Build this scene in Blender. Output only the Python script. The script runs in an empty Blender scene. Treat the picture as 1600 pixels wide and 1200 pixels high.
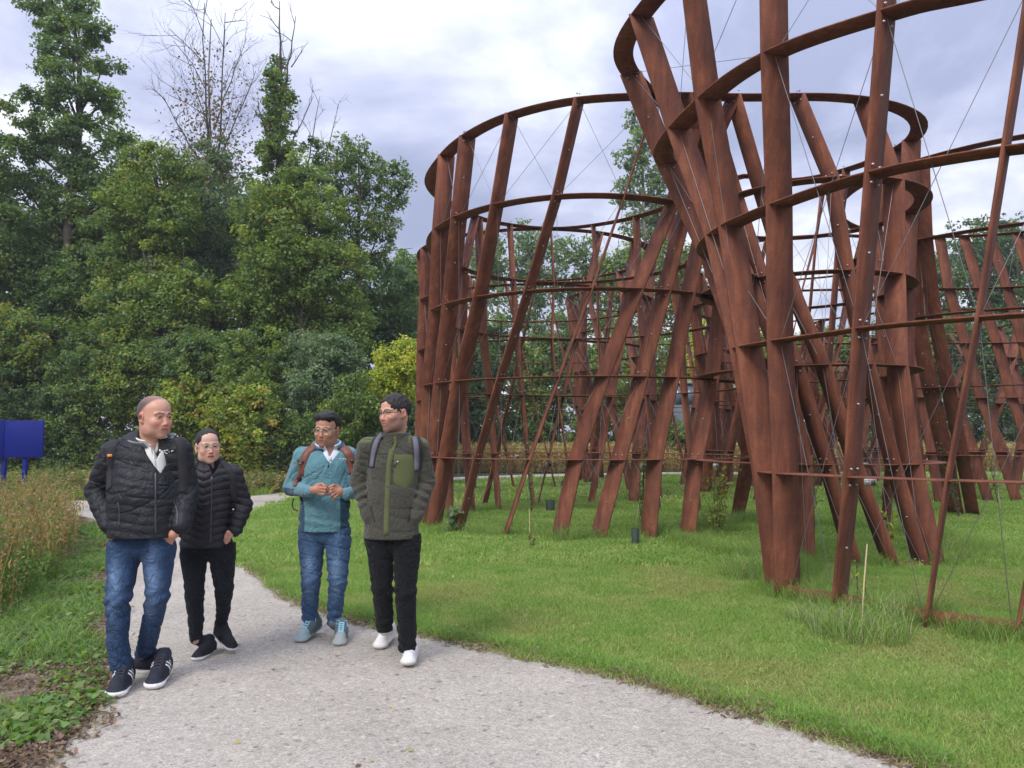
import bpy, math, random
import numpy as np
from mathutils import Vector, Matrix, noise as mnoise

C = bpy.data.collections.new("place")
bpy.context.scene.collection.children.link(C)
SC = bpy.context.scene
PITCH = math.radians(3.95)
CAMZ = 1.5
FPX = 1202.0
CP, SP = math.cos(PITCH), math.sin(PITCH)

# ------------------------------------------------------------------ camera
cam_data = bpy.data.cameras.new("camera")
cam = bpy.data.objects.new("camera", cam_data)
SC.collection.objects.link(cam)
cam.location = (0, 0, CAMZ)
cam.rotation_euler = (math.radians(90) + PITCH, 0, 0)
cam_data.sensor_width = 36
cam_data.lens = 36 * FPX / 1600
cam_data.clip_start = 0.05
cam_data.clip_end = 3000
SC.camera = cam

# ------------------------------------------------------------------ colour management
SC.view_settings.view_transform = 'Standard'
SC.view_settings.look = 'None'
SC.view_settings.exposure = 0.82
SC.view_settings.gamma = 1.0
SC.view_settings.use_curve_mapping = False
SC.cycles.max_bounces = 6
SC.cycles.diffuse_bounces = 3
SC.cycles.transparent_max_bounces = 8

# ------------------------------------------------------------------ sky
SUN_EL, SUN_ROT = math.radians(43), math.radians(213)
world = bpy.data.worlds.new("World")
SC.world = world
world.use_nodes = True
nt = world.node_tree
nt.nodes.clear()
def N(tree, typ, **kw):
    n = tree.nodes.new(typ)
    for k, v in kw.items():
        if k.startswith('i_'):
            key = k[2:]
            key = int(key) if key.isdigit() else key.replace('_', ' ')
            n.inputs[key].default_value = v
        else:
            setattr(n, k, v)
    return n
def L(tree, a, b):
    tree.links.new(a, b)
def ramp(tree, pts, interp='LINEAR'):
    r = tree.nodes.new('ShaderNodeValToRGB')
    r.color_ramp.interpolation = interp
    els = r.color_ramp.elements
    while len(els) < len(pts):
        els.new(0.5)
    for e, (p, c) in zip(els, pts):
        e.position = p
        e.color = (c[0], c[1], c[2], 1) if not isinstance(c, (int, float)) else (c, c, c, 1)
    return r
sky = N(nt, 'ShaderNodeTexSky', sky_type='NISHITA', sun_disc=False, sun_elevation=SUN_EL, sun_rotation=SUN_ROT)
bg_sky = N(nt, 'ShaderNodeBackground', i_Strength=0.07)
L(nt, sky.outputs[0], bg_sky.inputs[0])
tc = N(nt, 'ShaderNodeTexCoord')
sep = N(nt, 'ShaderNodeSeparateXYZ')
L(nt, tc.outputs['Generated'], sep.inputs[0])
# cloud deck: direction projected on a plane overhead
zz = N(nt, 'ShaderNodeMath', operation='ADD'); zz.inputs[1].default_value = 0.42
zc = N(nt, 'ShaderNodeMath', operation='MAXIMUM'); zc.inputs[1].default_value = 0.0
L(nt, sep.outputs[2], zc.inputs[0]); L(nt, zc.outputs[0], zz.inputs[0])
dx = N(nt, 'ShaderNodeMath', operation='DIVIDE'); dy = N(nt, 'ShaderNodeMath', operation='DIVIDE')
L(nt, sep.outputs[0], dx.inputs[0]); L(nt, zz.outputs[0], dx.inputs[1])
L(nt, sep.outputs[1], dy.inputs[0]); L(nt, zz.outputs[0], dy.inputs[1])
comb = N(nt, 'ShaderNodeCombineXYZ')
L(nt, dx.outputs[0], comb.inputs[0]); L(nt, dy.outputs[0], comb.inputs[1])
n1 = N(nt, 'ShaderNodeTexNoise', i_Scale=1.5, i_Detail=9.0, i_Roughness=0.55, i_Distortion=0.5)
n2 = N(nt, 'ShaderNodeTexNoise', i_Scale=3.4, i_Detail=6.0, i_Roughness=0.55, i_Distortion=0.2)
mp = N(nt, 'ShaderNodeMapping'); mp.inputs['Location'].default_value = (3.3, 1.7, 0.0)
L(nt, comb.outputs[0], mp.inputs[0])
L(nt, mp.outputs[0], n1.inputs['Vector']); L(nt, mp.outputs[0], n2.inputs['Vector'])
mixn = N(nt, 'ShaderNodeMath', operation='MULTIPLY_ADD'); mixn.inputs[1].default_value = 0.36
L(nt, n2.outputs[0], mixn.inputs[0]); L(nt, n1.outputs[0], mixn.inputs[2])
cr = ramp(nt, [(0.54, (0.29, 0.325, 0.47)), (0.61, (0.37, 0.40, 0.56)), (0.67, (0.47, 0.50, 0.655)), (0.72, (0.60, 0.63, 0.75)), (0.80, (0.82, 0.84, 0.89))])
L(nt, mixn.outputs[0], cr.inputs[0])
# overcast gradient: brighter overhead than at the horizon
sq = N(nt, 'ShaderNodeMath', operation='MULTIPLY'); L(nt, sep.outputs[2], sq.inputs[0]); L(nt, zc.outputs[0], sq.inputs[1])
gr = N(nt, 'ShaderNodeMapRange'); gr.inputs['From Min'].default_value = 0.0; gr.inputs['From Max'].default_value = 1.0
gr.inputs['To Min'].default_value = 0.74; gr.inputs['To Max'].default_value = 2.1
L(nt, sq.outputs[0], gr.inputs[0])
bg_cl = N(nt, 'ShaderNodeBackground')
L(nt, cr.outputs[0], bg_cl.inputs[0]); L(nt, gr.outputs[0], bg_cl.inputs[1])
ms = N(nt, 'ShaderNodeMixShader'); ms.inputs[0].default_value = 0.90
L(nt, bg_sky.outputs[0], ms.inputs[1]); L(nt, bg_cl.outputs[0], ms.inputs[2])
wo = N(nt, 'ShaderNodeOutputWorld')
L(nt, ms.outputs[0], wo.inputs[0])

# ------------------------------------------------------------------ sun
sd = bpy.data.lights.new("sun", 'SUN')
sd.energy = 1.5
sd.angle = math.radians(22)
sd.color = (1.0, 0.94, 0.84)
sun = bpy.data.objects.new("sun", sd)
SC.collection.objects.link(sun)
# sun stands behind the camera's left shoulder
sdir = Vector((-0.50, -0.78, 0.86)).normalized()
sun.rotation_euler = sdir.to_track_quat('Z', 'Y').to_euler()

# ------------------------------------------------------------------ helpers
def tag(o, label=None, cat=None, group=None, kind=None):
    if label: o['label'] = label
    if cat: o['category'] = cat
    if group: o['group'] = group
    if kind: o['kind'] = kind
    return o
def empty(name, loc, label=None, cat=None, group=None):
    o = bpy.data.objects.new(name, None)
    o.empty_display_size = 0.2
    o.location = loc
    C.objects.link(o)
    return tag(o, label, cat, group)
def put(name, me, mat=None, parent=None, loc=None):
    o = bpy.data.objects.new(name, me)
    C.objects.link(o)
    if mat is not None and len(me.materials) == 0:
        me.materials.append(mat)
    if parent is not None:
        o.parent = parent
        o.matrix_parent_inverse = Matrix.Translation(-parent_world(parent))
    if loc is not None:
        o.location = loc
    return o
def parent_world(p):
    v = Vector(p.location)
    if p.parent is not None:
        v = v + parent_world(p.parent) + p.matrix_parent_inverse.to_translation()
    return v
def np_mesh(name, verts, faces, smooth=False, col=None):
    """verts (n,3), faces (m,k) with equal k"""
    me = bpy.data.meshes.new(name)
    verts = np.asarray(verts, np.float32); faces = np.asarray(faces, np.int32)
    nv, nf, k = len(verts), len(faces), faces.shape[1]
    me.vertices.add(nv); me.vertices.foreach_set('co', verts.ravel())
    me.loops.add(nf * k); me.loops.foreach_set('vertex_index', faces.ravel())
    me.polygons.add(nf)
    me.polygons.foreach_set('loop_start', np.arange(0, nf * k, k, dtype=np.int32))
    me.polygons.foreach_set('loop_total', np.full(nf, k, np.int32))
    if smooth:
        me.polygons.foreach_set('use_smooth', np.ones(nf, bool))
    if col is not None:
        a = me.color_attributes.new('Col', 'FLOAT_COLOR', 'POINT')
        c = np.ones((nv, 4), np.float32); c[:, :3] = col
        a.data.foreach_set('color', c.ravel())
    me.update(calc_edges=True)
    me.validate()
    return me
def P(px, py, Y):
    """photograph pixel -> world point on the vertical plane at forward distance Y"""
    a = (px - 800) / FPX; b = (600 - py) / FPX
    d = Vector((a, CP - b * SP, SP + b * CP))
    t = Y / d.y
    return Vector((d.x * t, Y, CAMZ + d.z * t))
def G(px, py, z=0.0):
    a = (px - 800) / FPX; b = (600 - py) / FPX
    d = Vector((a, CP - b * SP, SP + b * CP))
    t = (z - CAMZ) / d.z
    return Vector((d.x * t, d.y * t, z))
def projx(X, Y, z):
    return 800 + FPX * X / (Y * CP + (z - CAMZ) * SP)

# ------------------------------------------------------------------ materials
def mat(name):
    m = bpy.data.materials.new(name)
    m.use_nodes = True
    t = m.node_tree
    b = t.nodes['Principled BSDF']
    return m, t, b
def coords(t, scale=1.0, kind='Object'):
    tcn = N(t, 'ShaderNodeTexCoord')
    return tcn.outputs[kind]
def simple(name, col, rough=0.6, metal=0.0, bump=0.0, bscale=80, var=0.0, vscale=8, spec=0.5, sheen=0.0):
    m, t, b = mat(name)
    b.inputs['Base Color'].default_value = (*col, 1)
    b.inputs['Roughness'].default_value = rough
    b.inputs['Metallic'].default_value = metal
    b.inputs['Specular IOR Level'].default_value = spec
    co = N(t, 'ShaderNodeNewGeometry').outputs['Position']
    if sheen:
        b.inputs['Sheen Weight'].default_value = sheen
    if var:
        n = N(t, 'ShaderNodeTexNoise', i_Scale=vscale, i_Detail=5.0, i_Roughness=0.6)
        L(t, co, n.inputs['Vector'])
        r = ramp(t, [(0.3, tuple(c * (1 - var) for c in col)), (0.7, tuple(min(1, c * (1 + var)) for c in col))])
        L(t, n.outputs[0], r.inputs[0]); L(t, r.outputs[0], b.inputs['Base Color'])
    if bump:
        n = N(t, 'ShaderNodeTexNoise', i_Scale=bscale, i_Detail=4.0, i_Roughness=0.6)
        L(t, co, n.inputs['Vector'])
        bp = N(t, 'ShaderNodeBump', i_Strength=bump, i_Distance=0.01)
        L(t, n.outputs[0], bp.inputs['Height']); L(t, bp.outputs[0], b.inputs['Normal'])
    return m
def attr_mat(name, rough=0.6, bump=0.0, bscale=200, var=0.12, vscale=20, spec=0.4, sheen=0.0, sss=0.0, dist=0.004, wr=0.0, wrs=11.0):
    """base colour from the mesh's own colour attribute, plus noise"""
    m, t, b = mat(name)
    at = N(t, 'ShaderNodeVertexColor', layer_name='Col')
    co = N(t, 'ShaderNodeNewGeometry').outputs['Position']
    n = N(t, 'ShaderNodeTexNoise', i_Scale=vscale, i_Detail=5.0, i_Roughness=0.65)
    L(t, co, n.inputs['Vector'])
    mr = N(t, 'ShaderNodeMapRange'); mr.inputs['From Min'].default_value = 0.3; mr.inputs['From Max'].default_value = 0.7
    mr.inputs['To Min'].default_value = 1 - var; mr.inputs['To Max'].default_value = 1 + var
    L(t, n.outputs[0], mr.inputs[0])
    mx = N(t, 'ShaderNodeVectorMath', operation='SCALE')
    L(t, at.outputs[0], mx.inputs[0]); L(t, mr.outputs[0], mx.inputs['Scale'])
    L(t, mx.outputs[0], b.inputs['Base Color'])
    b.inputs['Roughness'].default_value = rough
    b.inputs['Specular IOR Level'].default_value = spec
    if sheen: b.inputs['Sheen Weight'].default_value = sheen
    if sss:
        b.inputs['Subsurface Weight'].default_value = sss
        b.inputs['Subsurface Radius'].default_value = (0.012, 0.005, 0.003)
    if bump:
        n3 = N(t, 'ShaderNodeTexNoise', i_Scale=bscale, i_Detail=3.0, i_Roughness=0.6)
        L(t, co, n3.inputs['Vector'])
        bp = N(t, 'ShaderNodeBump', i_Strength=bump, i_Distance=dist)
        L(t, n3.outputs[0], bp.inputs['Height']); L(t, bp.outputs[0], b.inputs['Normal'])
        if wr:
            n4 = N(t, 'ShaderNodeTexNoise', i_Scale=wrs, i_Detail=3.0, i_Roughness=0.55, i_Distortion=2.2)
            L(t, co, n4.inputs['Vector'])
            rr4 = ramp(t, [(0.38, 0.0), (0.5, 1.0), (0.62, 0.0)])
            L(t, n4.outputs[0], rr4.inputs[0])
            bw = N(t, 'ShaderNodeBump', i_Strength=wr, i_Distance=0.012)
            L(t, rr4.outputs[0], bw.inputs['Height']); L(t, bw.outputs[0], bp.inputs['Normal'])
    return m
def leaf_mat(name, trans=0.42, rough=0.55, spec=0.35):
    m, t, b = mat(name)
    at = N(t, 'ShaderNodeVertexColor', layer_name='Col')
    L(t, at.outputs[0], b.inputs['Base Color'])
    b.inputs['Roughness'].default_value = rough
    b.inputs['Specular IOR Level'].default_value = spec
    tr = N(t, 'ShaderNodeBsdfTranslucent')
    sc = N(t, 'ShaderNodeVectorMath', operation='MULTIPLY'); sc.inputs[1].default_value = (1.5, 1.7, 0.6)
    L(t, at.outputs[0], sc.inputs[0]); L(t, sc.outputs[0], tr.inputs[0])
    mxs = N(t, 'ShaderNodeMixShader'); mxs.inputs[0].default_value = trans
    out = t.nodes['Material Output']
    L(t, b.outputs[0], mxs.inputs[1]); L(t, tr.outputs[0], mxs.inputs[2]); L(t, mxs.outputs[0], out.inputs[0])
    return m

def corten(name, tint=1.0):
    m, t, b = mat(name)
    co = N(t, 'ShaderNodeNewGeometry').outputs['Position']
    n = N(t, 'ShaderNodeTexNoise', i_Scale=2.2, i_Detail=8.0, i_Roughness=0.68)
    n2 = N(t, 'ShaderNodeTexNoise', i_Scale=90.0, i_Detail=4.0, i_Roughness=0.7)
    mpn = N(t, 'ShaderNodeMapping'); mpn.inputs['Scale'].default_value = (6, 6, 0.7)
    st = N(t, 'ShaderNodeTexNoise', i_Scale=2.4, i_Detail=5.0, i_Roughness=0.6)
    L(t, co, mpn.inputs[0]); L(t, mpn.outputs[0], st.inputs['Vector'])
    L(t, co, n.inputs['Vector']); L(t, co, n2.inputs['Vector'])
    r1 = ramp(t, [(0.28, (0.072 * tint, 0.026 * tint, 0.019 * tint)), (0.5, (0.17 * tint, 0.058 * tint, 0.034 * tint)), (0.72, (0.33 * tint, 0.12 * tint, 0.058 * tint))])
    s1 = N(t, 'ShaderNodeMath', operation='MULTIPLY_ADD'); s1.inputs[1].default_value = 0.5; 
    s2 = N(t, 'ShaderNodeMath', operation='MULTIPLY'); s2.inputs[1].default_value = 0.5
    L(t, n.outputs[0], s2.inputs[0]); L(t, st.outputs[0], s1.inputs[0]); L(t, s2.outputs[0], s1.inputs[2])
    L(t, s1.outputs[0], r1.inputs[0])
    r2 = ramp(t, [(0.3, 0.72), (0.7, 1.28)])
    L(t, n2.outputs[0], r2.inputs[0])
    mx = N(t, 'ShaderNodeVectorMath', operation='MULTIPLY')
    L(t, r1.outputs[0], mx.inputs[0]); L(t, r2.outputs[0], mx.inputs[1])
    L(t, mx.outputs[0], b.inputs['Base Color'])
    b.inputs['Roughness'].default_value = 0.78
    b.inputs['Specular IOR Level'].default_value = 0.35
    bp = N(t, 'ShaderNodeBump', i_Strength=0.45, i_Distance=0.004)
    L(t, n2.outputs[0], bp.inputs['Height']); L(t, bp.outputs[0], b.inputs['Normal'])
    return m

M = {}
M['corten'] = corten('corten steel')
M['cable'] = simple('steel cable', (0.32, 0.32, 0.34), 0.45, 0.7)
M['bolt'] = simple('stainless bolt', (0.42, 0.42, 0.44), 0.4, 0.8)
M['bark'] = simple('bark', (0.085, 0.07, 0.055), 0.9, bump=0.8, bscale=25, var=0.35, vscale=6)
M['palebark'] = simple('pale bark', (0.22, 0.20, 0.18), 0.85, bump=0.5, bscale=25, var=0.3, vscale=5)
M['leaf'] = leaf_mat('leaf')
M['twig'] = simple('twig', (.075, .068, .062), .9)
M['grassblade'] = leaf_mat('grass blade', 0.3, 0.5, 0.3)

# ------------------------------------------------------------------ haze volume, added to lift the shadows and veil the far trees
_v = [(x, y, z) for z in (-1.0, 26.0) for (x, y) in ((-90, -12), (120, -12), (120, 140), (-90, 140))]
_hz = np_mesh('haze', _v, [(3, 2, 1, 0), (4, 5, 6, 7), (0, 1, 5, 4), (1, 2, 6, 5), (2, 3, 7, 6), (3, 0, 4, 7)])
_hm = bpy.data.materials.new('haze'); _hm.use_nodes = True
_ht = _hm.node_tree; _ht.nodes.clear()
_pv = N(_ht, 'ShaderNodeVolumePrincipled'); _pv.inputs['Color'].default_value = (.86, .90, 1.0, 1); _pv.inputs['Density'].default_value = .0008; _pv.inputs['Anisotropy'].default_value = .2
_ho = N(_ht, 'ShaderNodeOutputMaterial'); L(_ht, _pv.outputs[0], _ho.inputs['Volume'])
haze = put('haze', _hz, _hm); haze['kind'] = 'stuff'; haze['label'] = 'thin haze added over the whole park to veil the trees and lift the shadows'
SC.cycles.volume_bounces = 1
# ================================================================== ground
def poly_sheet(name, pts, z, m, kind='structure', label=None, cell=None, wob=0.0):
    import bmesh
    bm = bmesh.new()
    vs = [bm.verts.new((p[0], p[1], z)) for p in pts]
    f = bm.faces.new(vs)
    bmesh.ops.triangulate(bm, faces=[f])
    tv = [tuple(v.co) for v in bm.verts]
    bm.verts.index_update()
    tf = []
    for ff in bm.faces:
        a, b_, c_ = [v.index for v in ff.verts]
        (ax, ay, _), (bx, by, _), (cx, cy, _) = tv[a], tv[b_], tv[c_]
        ar = (bx - ax) * (cy - ay) - (by - ay) * (cx - ax)
        if abs(ar) < 1e-9: continue
        tf.append((a, b_, c_) if ar > 0 else (a, c_, b_))
    bm.free()
    me = np_mesh(name, tv, tf)
    o = put(name, me, m)
    o['kind'] = kind
    if label: o['label'] = label
    return o
def smooth_poly(pts, sub=6, closed=True, jit=0.0, seed=1):
    pts = [np.array(p[:2], float) for p in pts]
    n = len(pts); out = []
    rng = np.random.default_rng(seed)
    rg = range(n) if closed else range(n - 1)
    for i in rg:
        if closed:
            p0, p1, p2, p3 = pts[i - 1], pts[i], pts[(i + 1) % n], pts[(i + 2) % n]
        else:
            p0 = pts[max(i - 1, 0)]; p1 = pts[i]; p2 = pts[i + 1]; p3 = pts[min(i + 2, n - 1)]
        for k in range(sub):
            t = k / sub
            # centripetal-ish catmull rom
            q = 0.5 * ((2 * p1) + (-p0 + p2) * t + (2 * p0 - 5 * p1 + 4 * p2 - p3) * t * t + (-p0 + 3 * p1 - 3 * p2 + p3) * t ** 3)
            if jit: q = q + rng.normal(0, jit, 2)
            out.append(q)
    if not closed: out.append(pts[-1])
    return np.array(out)

# --- lawn material: mown grass soil seen between the blades
def lawn_mat():
    m, t, b = mat('lawn')
    co = N(t, 'ShaderNodeNewGeometry').outputs['Position']
    n = N(t, 'ShaderNodeTexNoise', i_Scale=0.55, i_Detail=6.0, i_Roughness=0.6)
    n2 = N(t, 'ShaderNodeTexNoise', i_Scale=55.0, i_Detail=5.0, i_Roughness=0.7)
    L(t, co, n.inputs['Vector']); L(t, co, n2.inputs['Vector'])
    r = ramp(t, [(0.35, (0.05, 0.095, 0.024)), (0.55, (0.075, 0.13, 0.03)), (0.72, (0.12, 0.15, 0.05))])
    L(t, n.outputs[0], r.inputs[0])
    r2 = ramp(t, [(0.3, 0.55), (0.7, 1.3)]); L(t, n2.outputs[0], r2.inputs[0])
    mx = N(t, 'ShaderNodeVectorMath', operation='MULTIPLY')
    L(t, r.outputs[0], mx.inputs[0]); L(t, r2.outputs[0], mx.inputs[1]); L(t, mx.outputs[0], b.inputs['Base Color'])
    b.inputs['Roughness'].default_value = 0.95; b.inputs['Specular IOR Level'].default_value = 0.1
    bp = N(t, 'ShaderNodeBump', i_Strength=0.6, i_Distance=0.004)
    L(t, n2.outputs[0], bp.inputs['Height']); L(t, bp.outputs[0], b.inputs['Normal'])
    return m
def gravel_mat():
    m, t, b = mat('pale gravel')
    co = N(t, 'ShaderNodeNewGeometry').outputs['Position']
    big = N(t, 'ShaderNodeTexNoise', i_Scale=0.8, i_Detail=6.0, i_Roughness=0.6)
    mid = N(t, 'ShaderNodeTexNoise', i_Scale=22.0, i_Detail=6.0, i_Roughness=0.75)
    vo = N(t, 'ShaderNodeTexVoronoi', i_Scale=140.0)
    vo2 = N(t, 'ShaderNodeTexVoronoi', i_Scale=42.0)
    for x in (big, mid, vo, vo2): L(t, co, x.inputs['Vector'])
    r = ramp(t, [(0.3, (0.33, 0.30, 0.26)), (0.7, (0.45, 0.41, 0.36))]); L(t, big.outputs[0], r.inputs[0])
    r2 = ramp(t, [(0.25, 0.78), (0.5, 1.0), (0.78, 1.18)]); L(t, mid.outputs[0], r2.inputs[0])
    sepc = N(t, 'ShaderNodeSeparateColor'); L(t, vo.outputs['Color'], sepc.inputs[0])
    r3 = ramp(t, [(0.0, 0.72), (0.5, 1.0), (1.0, 1.25)]); L(t, sepc.outputs[0], r3.inputs[0])
    sepd = N(t, 'ShaderNodeSeparateColor'); L(t, vo2.outputs['Color'], sepd.inputs[0])
    r4 = ramp(t, [(0.0, 0.6), (0.05, 1.0), (0.93, 1.0), (1.0, 1.25)]); L(t, sepd.outputs[0], r4.inputs[0])
    a = N(t, 'ShaderNodeVectorMath', operation='MULTIPLY'); c = N(t, 'ShaderNodeVectorMath', operation='MULTIPLY'); e = N(t, 'ShaderNodeVectorMath', operation='MULTIPLY')
    L(t, r.outputs[0], a.inputs[0]); L(t, r2.outputs[0], a.inputs[1])
    L(t, a.outputs[0], c.inputs[0]); L(t, r3.outputs[0], c.inputs[1])
    L(t, c.outputs[0], e.inputs[0]); L(t, r4.outputs[0], e.inputs[1])
    L(t, e.outputs[0], b.inputs['Base Color'])
    b.inputs['Roughness'].default_value = 0.95; b.inputs['Specular IOR Level'].default_value = 0.15
    ad = N(t, 'ShaderNodeMath', operation='ADD'); L(t, vo.outputs['Distance'], ad.inputs[0]); L(t, mid.outputs[0], ad.inputs[1])
    bp = N(t, 'ShaderNodeBump', i_Strength=0.7, i_Distance=0.004)
    L(t, ad.outputs[0], bp.inputs['Height']); L(t, bp.outputs[0], b.inputs['Normal'])
    return m
M['lawn'] = lawn_mat()
M['gravel'] = gravel_mat()
M['soil'] = simple('litter covered soil', (0.20, 0.155, 0.125), 0.95, bump=1.0, bscale=40, var=0.4, vscale=18, spec=0.1)
M['drysoil'] = simple('dry meadow floor', (0.36, 0.27, 0.13), 0.95, bump=0.8, bscale=20, var=0.25, vscale=2, spec=0.1)
M['woodfloor'] = simple('woodland floor', (0.05, 0.055, 0.03), 0.95, bump=0.8, bscale=12, var=0.4, vscale=2, spec=0.1)

S = 600
gme = np_mesh('ground', [(-S, -S, -.03), (S, -S, -.03), (S, S, -.03), (-S, S, -.03)], [(0, 1, 2, 3)])
put('ground', gme, M['woodfloor'])['kind'] = 'structure'

path_edge_px = [(1460, 1200), (1330, 1160), (1200, 1121), (1000, 1063), (850, 1030), (700, 998), (600, 978), (520, 957), (460, 933), (412, 900), (384, 872), (374, 848), (384, 820), (420, 798), (475, 783), (560, 771), (690, 757), (830, 750), (1000, 746), (1200, 744.5), (1500, 742)]
inner = [G(*p) for p in path_edge_px]
lawn_pts = [Vector((2.45, 2.6, 0)), Vector((3.3, 1.6, 0)), Vector((4.2, -4, 0))][::-1] + inner + [Vector((40, 31.0, 0)), Vector((46, -4, 0))]
lawn_poly = smooth_poly(lawn_pts, 4)
lawn_poly = np.vstack([lawn_poly])
far_edge_px = [(1500, 733.5), (1200, 736.5), (1000, 738.5), (830, 742), (690, 747), (560, 756), (460, 766), (400, 774), (270, 780), (105, 783), (0, 781), (-150, 779)]
left_px = [(-150, 801), (20, 805), (105, 811), (140, 826), (150, 870), (138, 950), (120, 1030), (100, 1085), (66, 1130), (0, 1180), (-70, 1250), (-140, 1320)]
path_pts = [Vector((4.2, -4, 0)), Vector((3.3, 1.6, 0)), Vector((2.45, 2.6, 0))] + inner + [Vector((40, 31.0, 0)), Vector((40, 34.0, 0))] + [G(*p) for p in far_edge_px] + [G(*p) for p in left_px] + [Vector((-2.2, 1.0, 0)), Vector((-2.4, -4, 0))]
path_poly = smooth_poly(path_pts, 5)
lawn = poly_sheet('lawn', lawn_poly, 0.004, M['lawn'])
path = poly_sheet('path', path_poly, 0.010, M['gravel'])
verge_pts = [Vector((-2.0, -4, 0)), Vector((-2.0, 1.2, 0))] + [G(*p) for p in [(-60, 1270), (40, 1190), (85, 1140), (118, 1090), (138, 1030), (158, 920), (172, 860), (172, 826), (120, 806), (20, 801), (-180, 798)]] + [Vector((-30, 14, 0)), Vector((-30, -4, 0))]
verge_poly = smooth_poly(verge_pts, 6, jit=0.015)
verge = poly_sheet('verge', verge_poly, 0.016, M['soil'])
field = poly_sheet('meadow', [(-3, 33.2), (45, 34.6), (70, 70), (-1, 70)], 0.004, M['drysoil'])
def inside(poly, x, y):
    x = np.asarray(x); y = np.asarray(y)
    c = np.zeros(x.shape, bool)
    n = len(poly); j = n - 1
    for i in range(n):
        xi, yi = poly[i][0], poly[i][1]; xj, yj = poly[j][0], poly[j][1]
        cond = ((yi > y) != (yj > y)) & (x < (xj - xi) * (y - yi) / (yj - yi + 1e-12) + xi)
        c ^= cond; j = i
    return c
def in_view(x, y, z=0.0, m=60):
    d = y * CP + (z - CAMZ) * SP
    px = 800 + FPX * x / np.maximum(d, .01)
    v = (z - CAMZ) * CP - y * SP
    py = 600 - FPX * v / np.maximum(d, .01)
    return (d > .3) & (px > -m) & (px < 1600 + m) & (py < 1200 + m)
# ================================================================== steel lattice towers
FW, FT, RT = 0.28, 0.022, 0.012
LZ = [0.0, 1.17, 2.38, 3.60, 4.82, 6.04, 7.26]
def ellipse(cx, cy, rx, ry, n=120, a0=0.0, a1=360.0):
    a = np.radians(np.linspace(a0, a1, n, endpoint=(a1 - a0) < 359))
    return np.stack([cx + rx * np.cos(a), cy + ry * np.sin(a)], 1)
def arcnorm(c, closed):
    """resample to 240 equal steps, return pts and outward-ish normals"""
    p = np.vstack([c, c[:1]]) if closed else c
    s = np.concatenate([[0], np.cumsum(np.hypot(*np.diff(p, axis=0).T))])
    u = np.linspace(0, s[-1], 241)
    q = np.stack([np.interp(u, s, p[:, 0]), np.interp(u, s, p[:, 1])], 1)
    if closed:
        q = q[:-1]
        tg = np.roll(q, -1, 0) - np.roll(q, 1, 0)
    else:
        tg = np.gradient(q, axis=0)
    tg /= np.linalg.norm(tg, axis=1)[:, None]
    nm = np.stack([tg[:, 1], -tg[:, 0]], 1)
    return q, nm
def ring_mesh(q, nm, closed, z, w, t, step=2):
    q = q[::step]; nm = nm[::step]
    n = len(q)
    inn = q - nm * w / 2; out = q + nm * w / 2
    v = np.concatenate([np.c_[inn, np.full(n, z - t / 2)], np.c_[out, np.full(n, z - t / 2)], np.c_[out, np.full(n, z + t / 2)], np.c_[inn, np.full(n, z + t / 2)]])
    f = []
    m = n if closed else n - 1
    for i in range(m):
        j = (i + 1) % n
        for a, b in ((0, 1), (1, 2), (2, 3), (3, 0)):
            f.append((a * n + i, b * n + i, b * n + j, a * n + j))
    if not closed:
        f.append((0, 3 * n, 2 * n, n)); e = n - 1
        f.append((e, n + e, 2 * n + e, 3 * n + e))
    return np_mesh('ring', v, f)
def fin_mesh(pts, nms, w, t):
    """pts list of 3D centres, nms plan normals; flat plate whose width follows the normal"""
    V_, F_ = [], []
    # blend the plate's direction between the rings so that it twists evenly
    P2, N2 = [], []
    fl = [np.array(nms[0], float)]
    for n_ in nms[1:]:
        n_ = np.array(n_, float); fl.append(n_ if n_ @ fl[-1] >= 0 else -n_)
    for i in range(len(pts) - 1):
        for f_ in (0, .2, .4, .6, .8):
            P2.append(np.array(pts[i]) * (1 - f_) + np.array(pts[i + 1]) * f_)
            u = fl[i] * (1 - f_) + fl[i + 1] * f_; N2.append(u / np.linalg.norm(u))
    P2.append(np.array(pts[-1])); N2.append(fl[-1])
    pts, nms = P2, N2
    k = len(pts)
    for i in range(k):
        p = np.array(pts[i]); n = np.array([nms[i][0], nms[i][1], 0.0])
        a = np.array(pts[max(i - 1, 0)]); b = np.array(pts[min(i + 1, k - 1)])
        ax = b - a; ax /= np.linalg.norm(ax)
        s = np.cross(ax, n); s /= np.linalg.norm(s)
        for (u, v_) in ((-1, -1), (1, -1), (1, 1), (-1, 1)):
            V_.append(p + n * u * w / 2 + s * v_ * t / 2)
    for i in range(k - 1):
        for a in range(4):
            b = (a + 1) % 4
            F_.append((4 * i + a, 4 * i + b, 4 * i + 4 + b, 4 * i + 4 + a))
    F_.append((3, 2, 1, 0)); e = 4 * (k - 1)
    F_.append((e, e + 1, e + 2, e + 3))
    return np_mesh('fin', V_, F_)
def cable_mesh(a, b, r=0.004):
    a = Vector(a); b = Vector(b); d = (b - a).normalized()
    s = d.cross(Vector((0, 0, 1))).normalized() if abs(d.z) < .99 else Vector((1, 0, 0))
    u = d.cross(s)
    v = []
    for p in (a, b):
        for k in range(3):
            an = k * 2.0944
            v.append(p + (s * math.cos(an) + u * math.sin(an)) * r)
    return np_mesh('cable', v, [(0, 1, 4, 3), (1, 2, 5, 4), (2, 0, 3, 5)])
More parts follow.
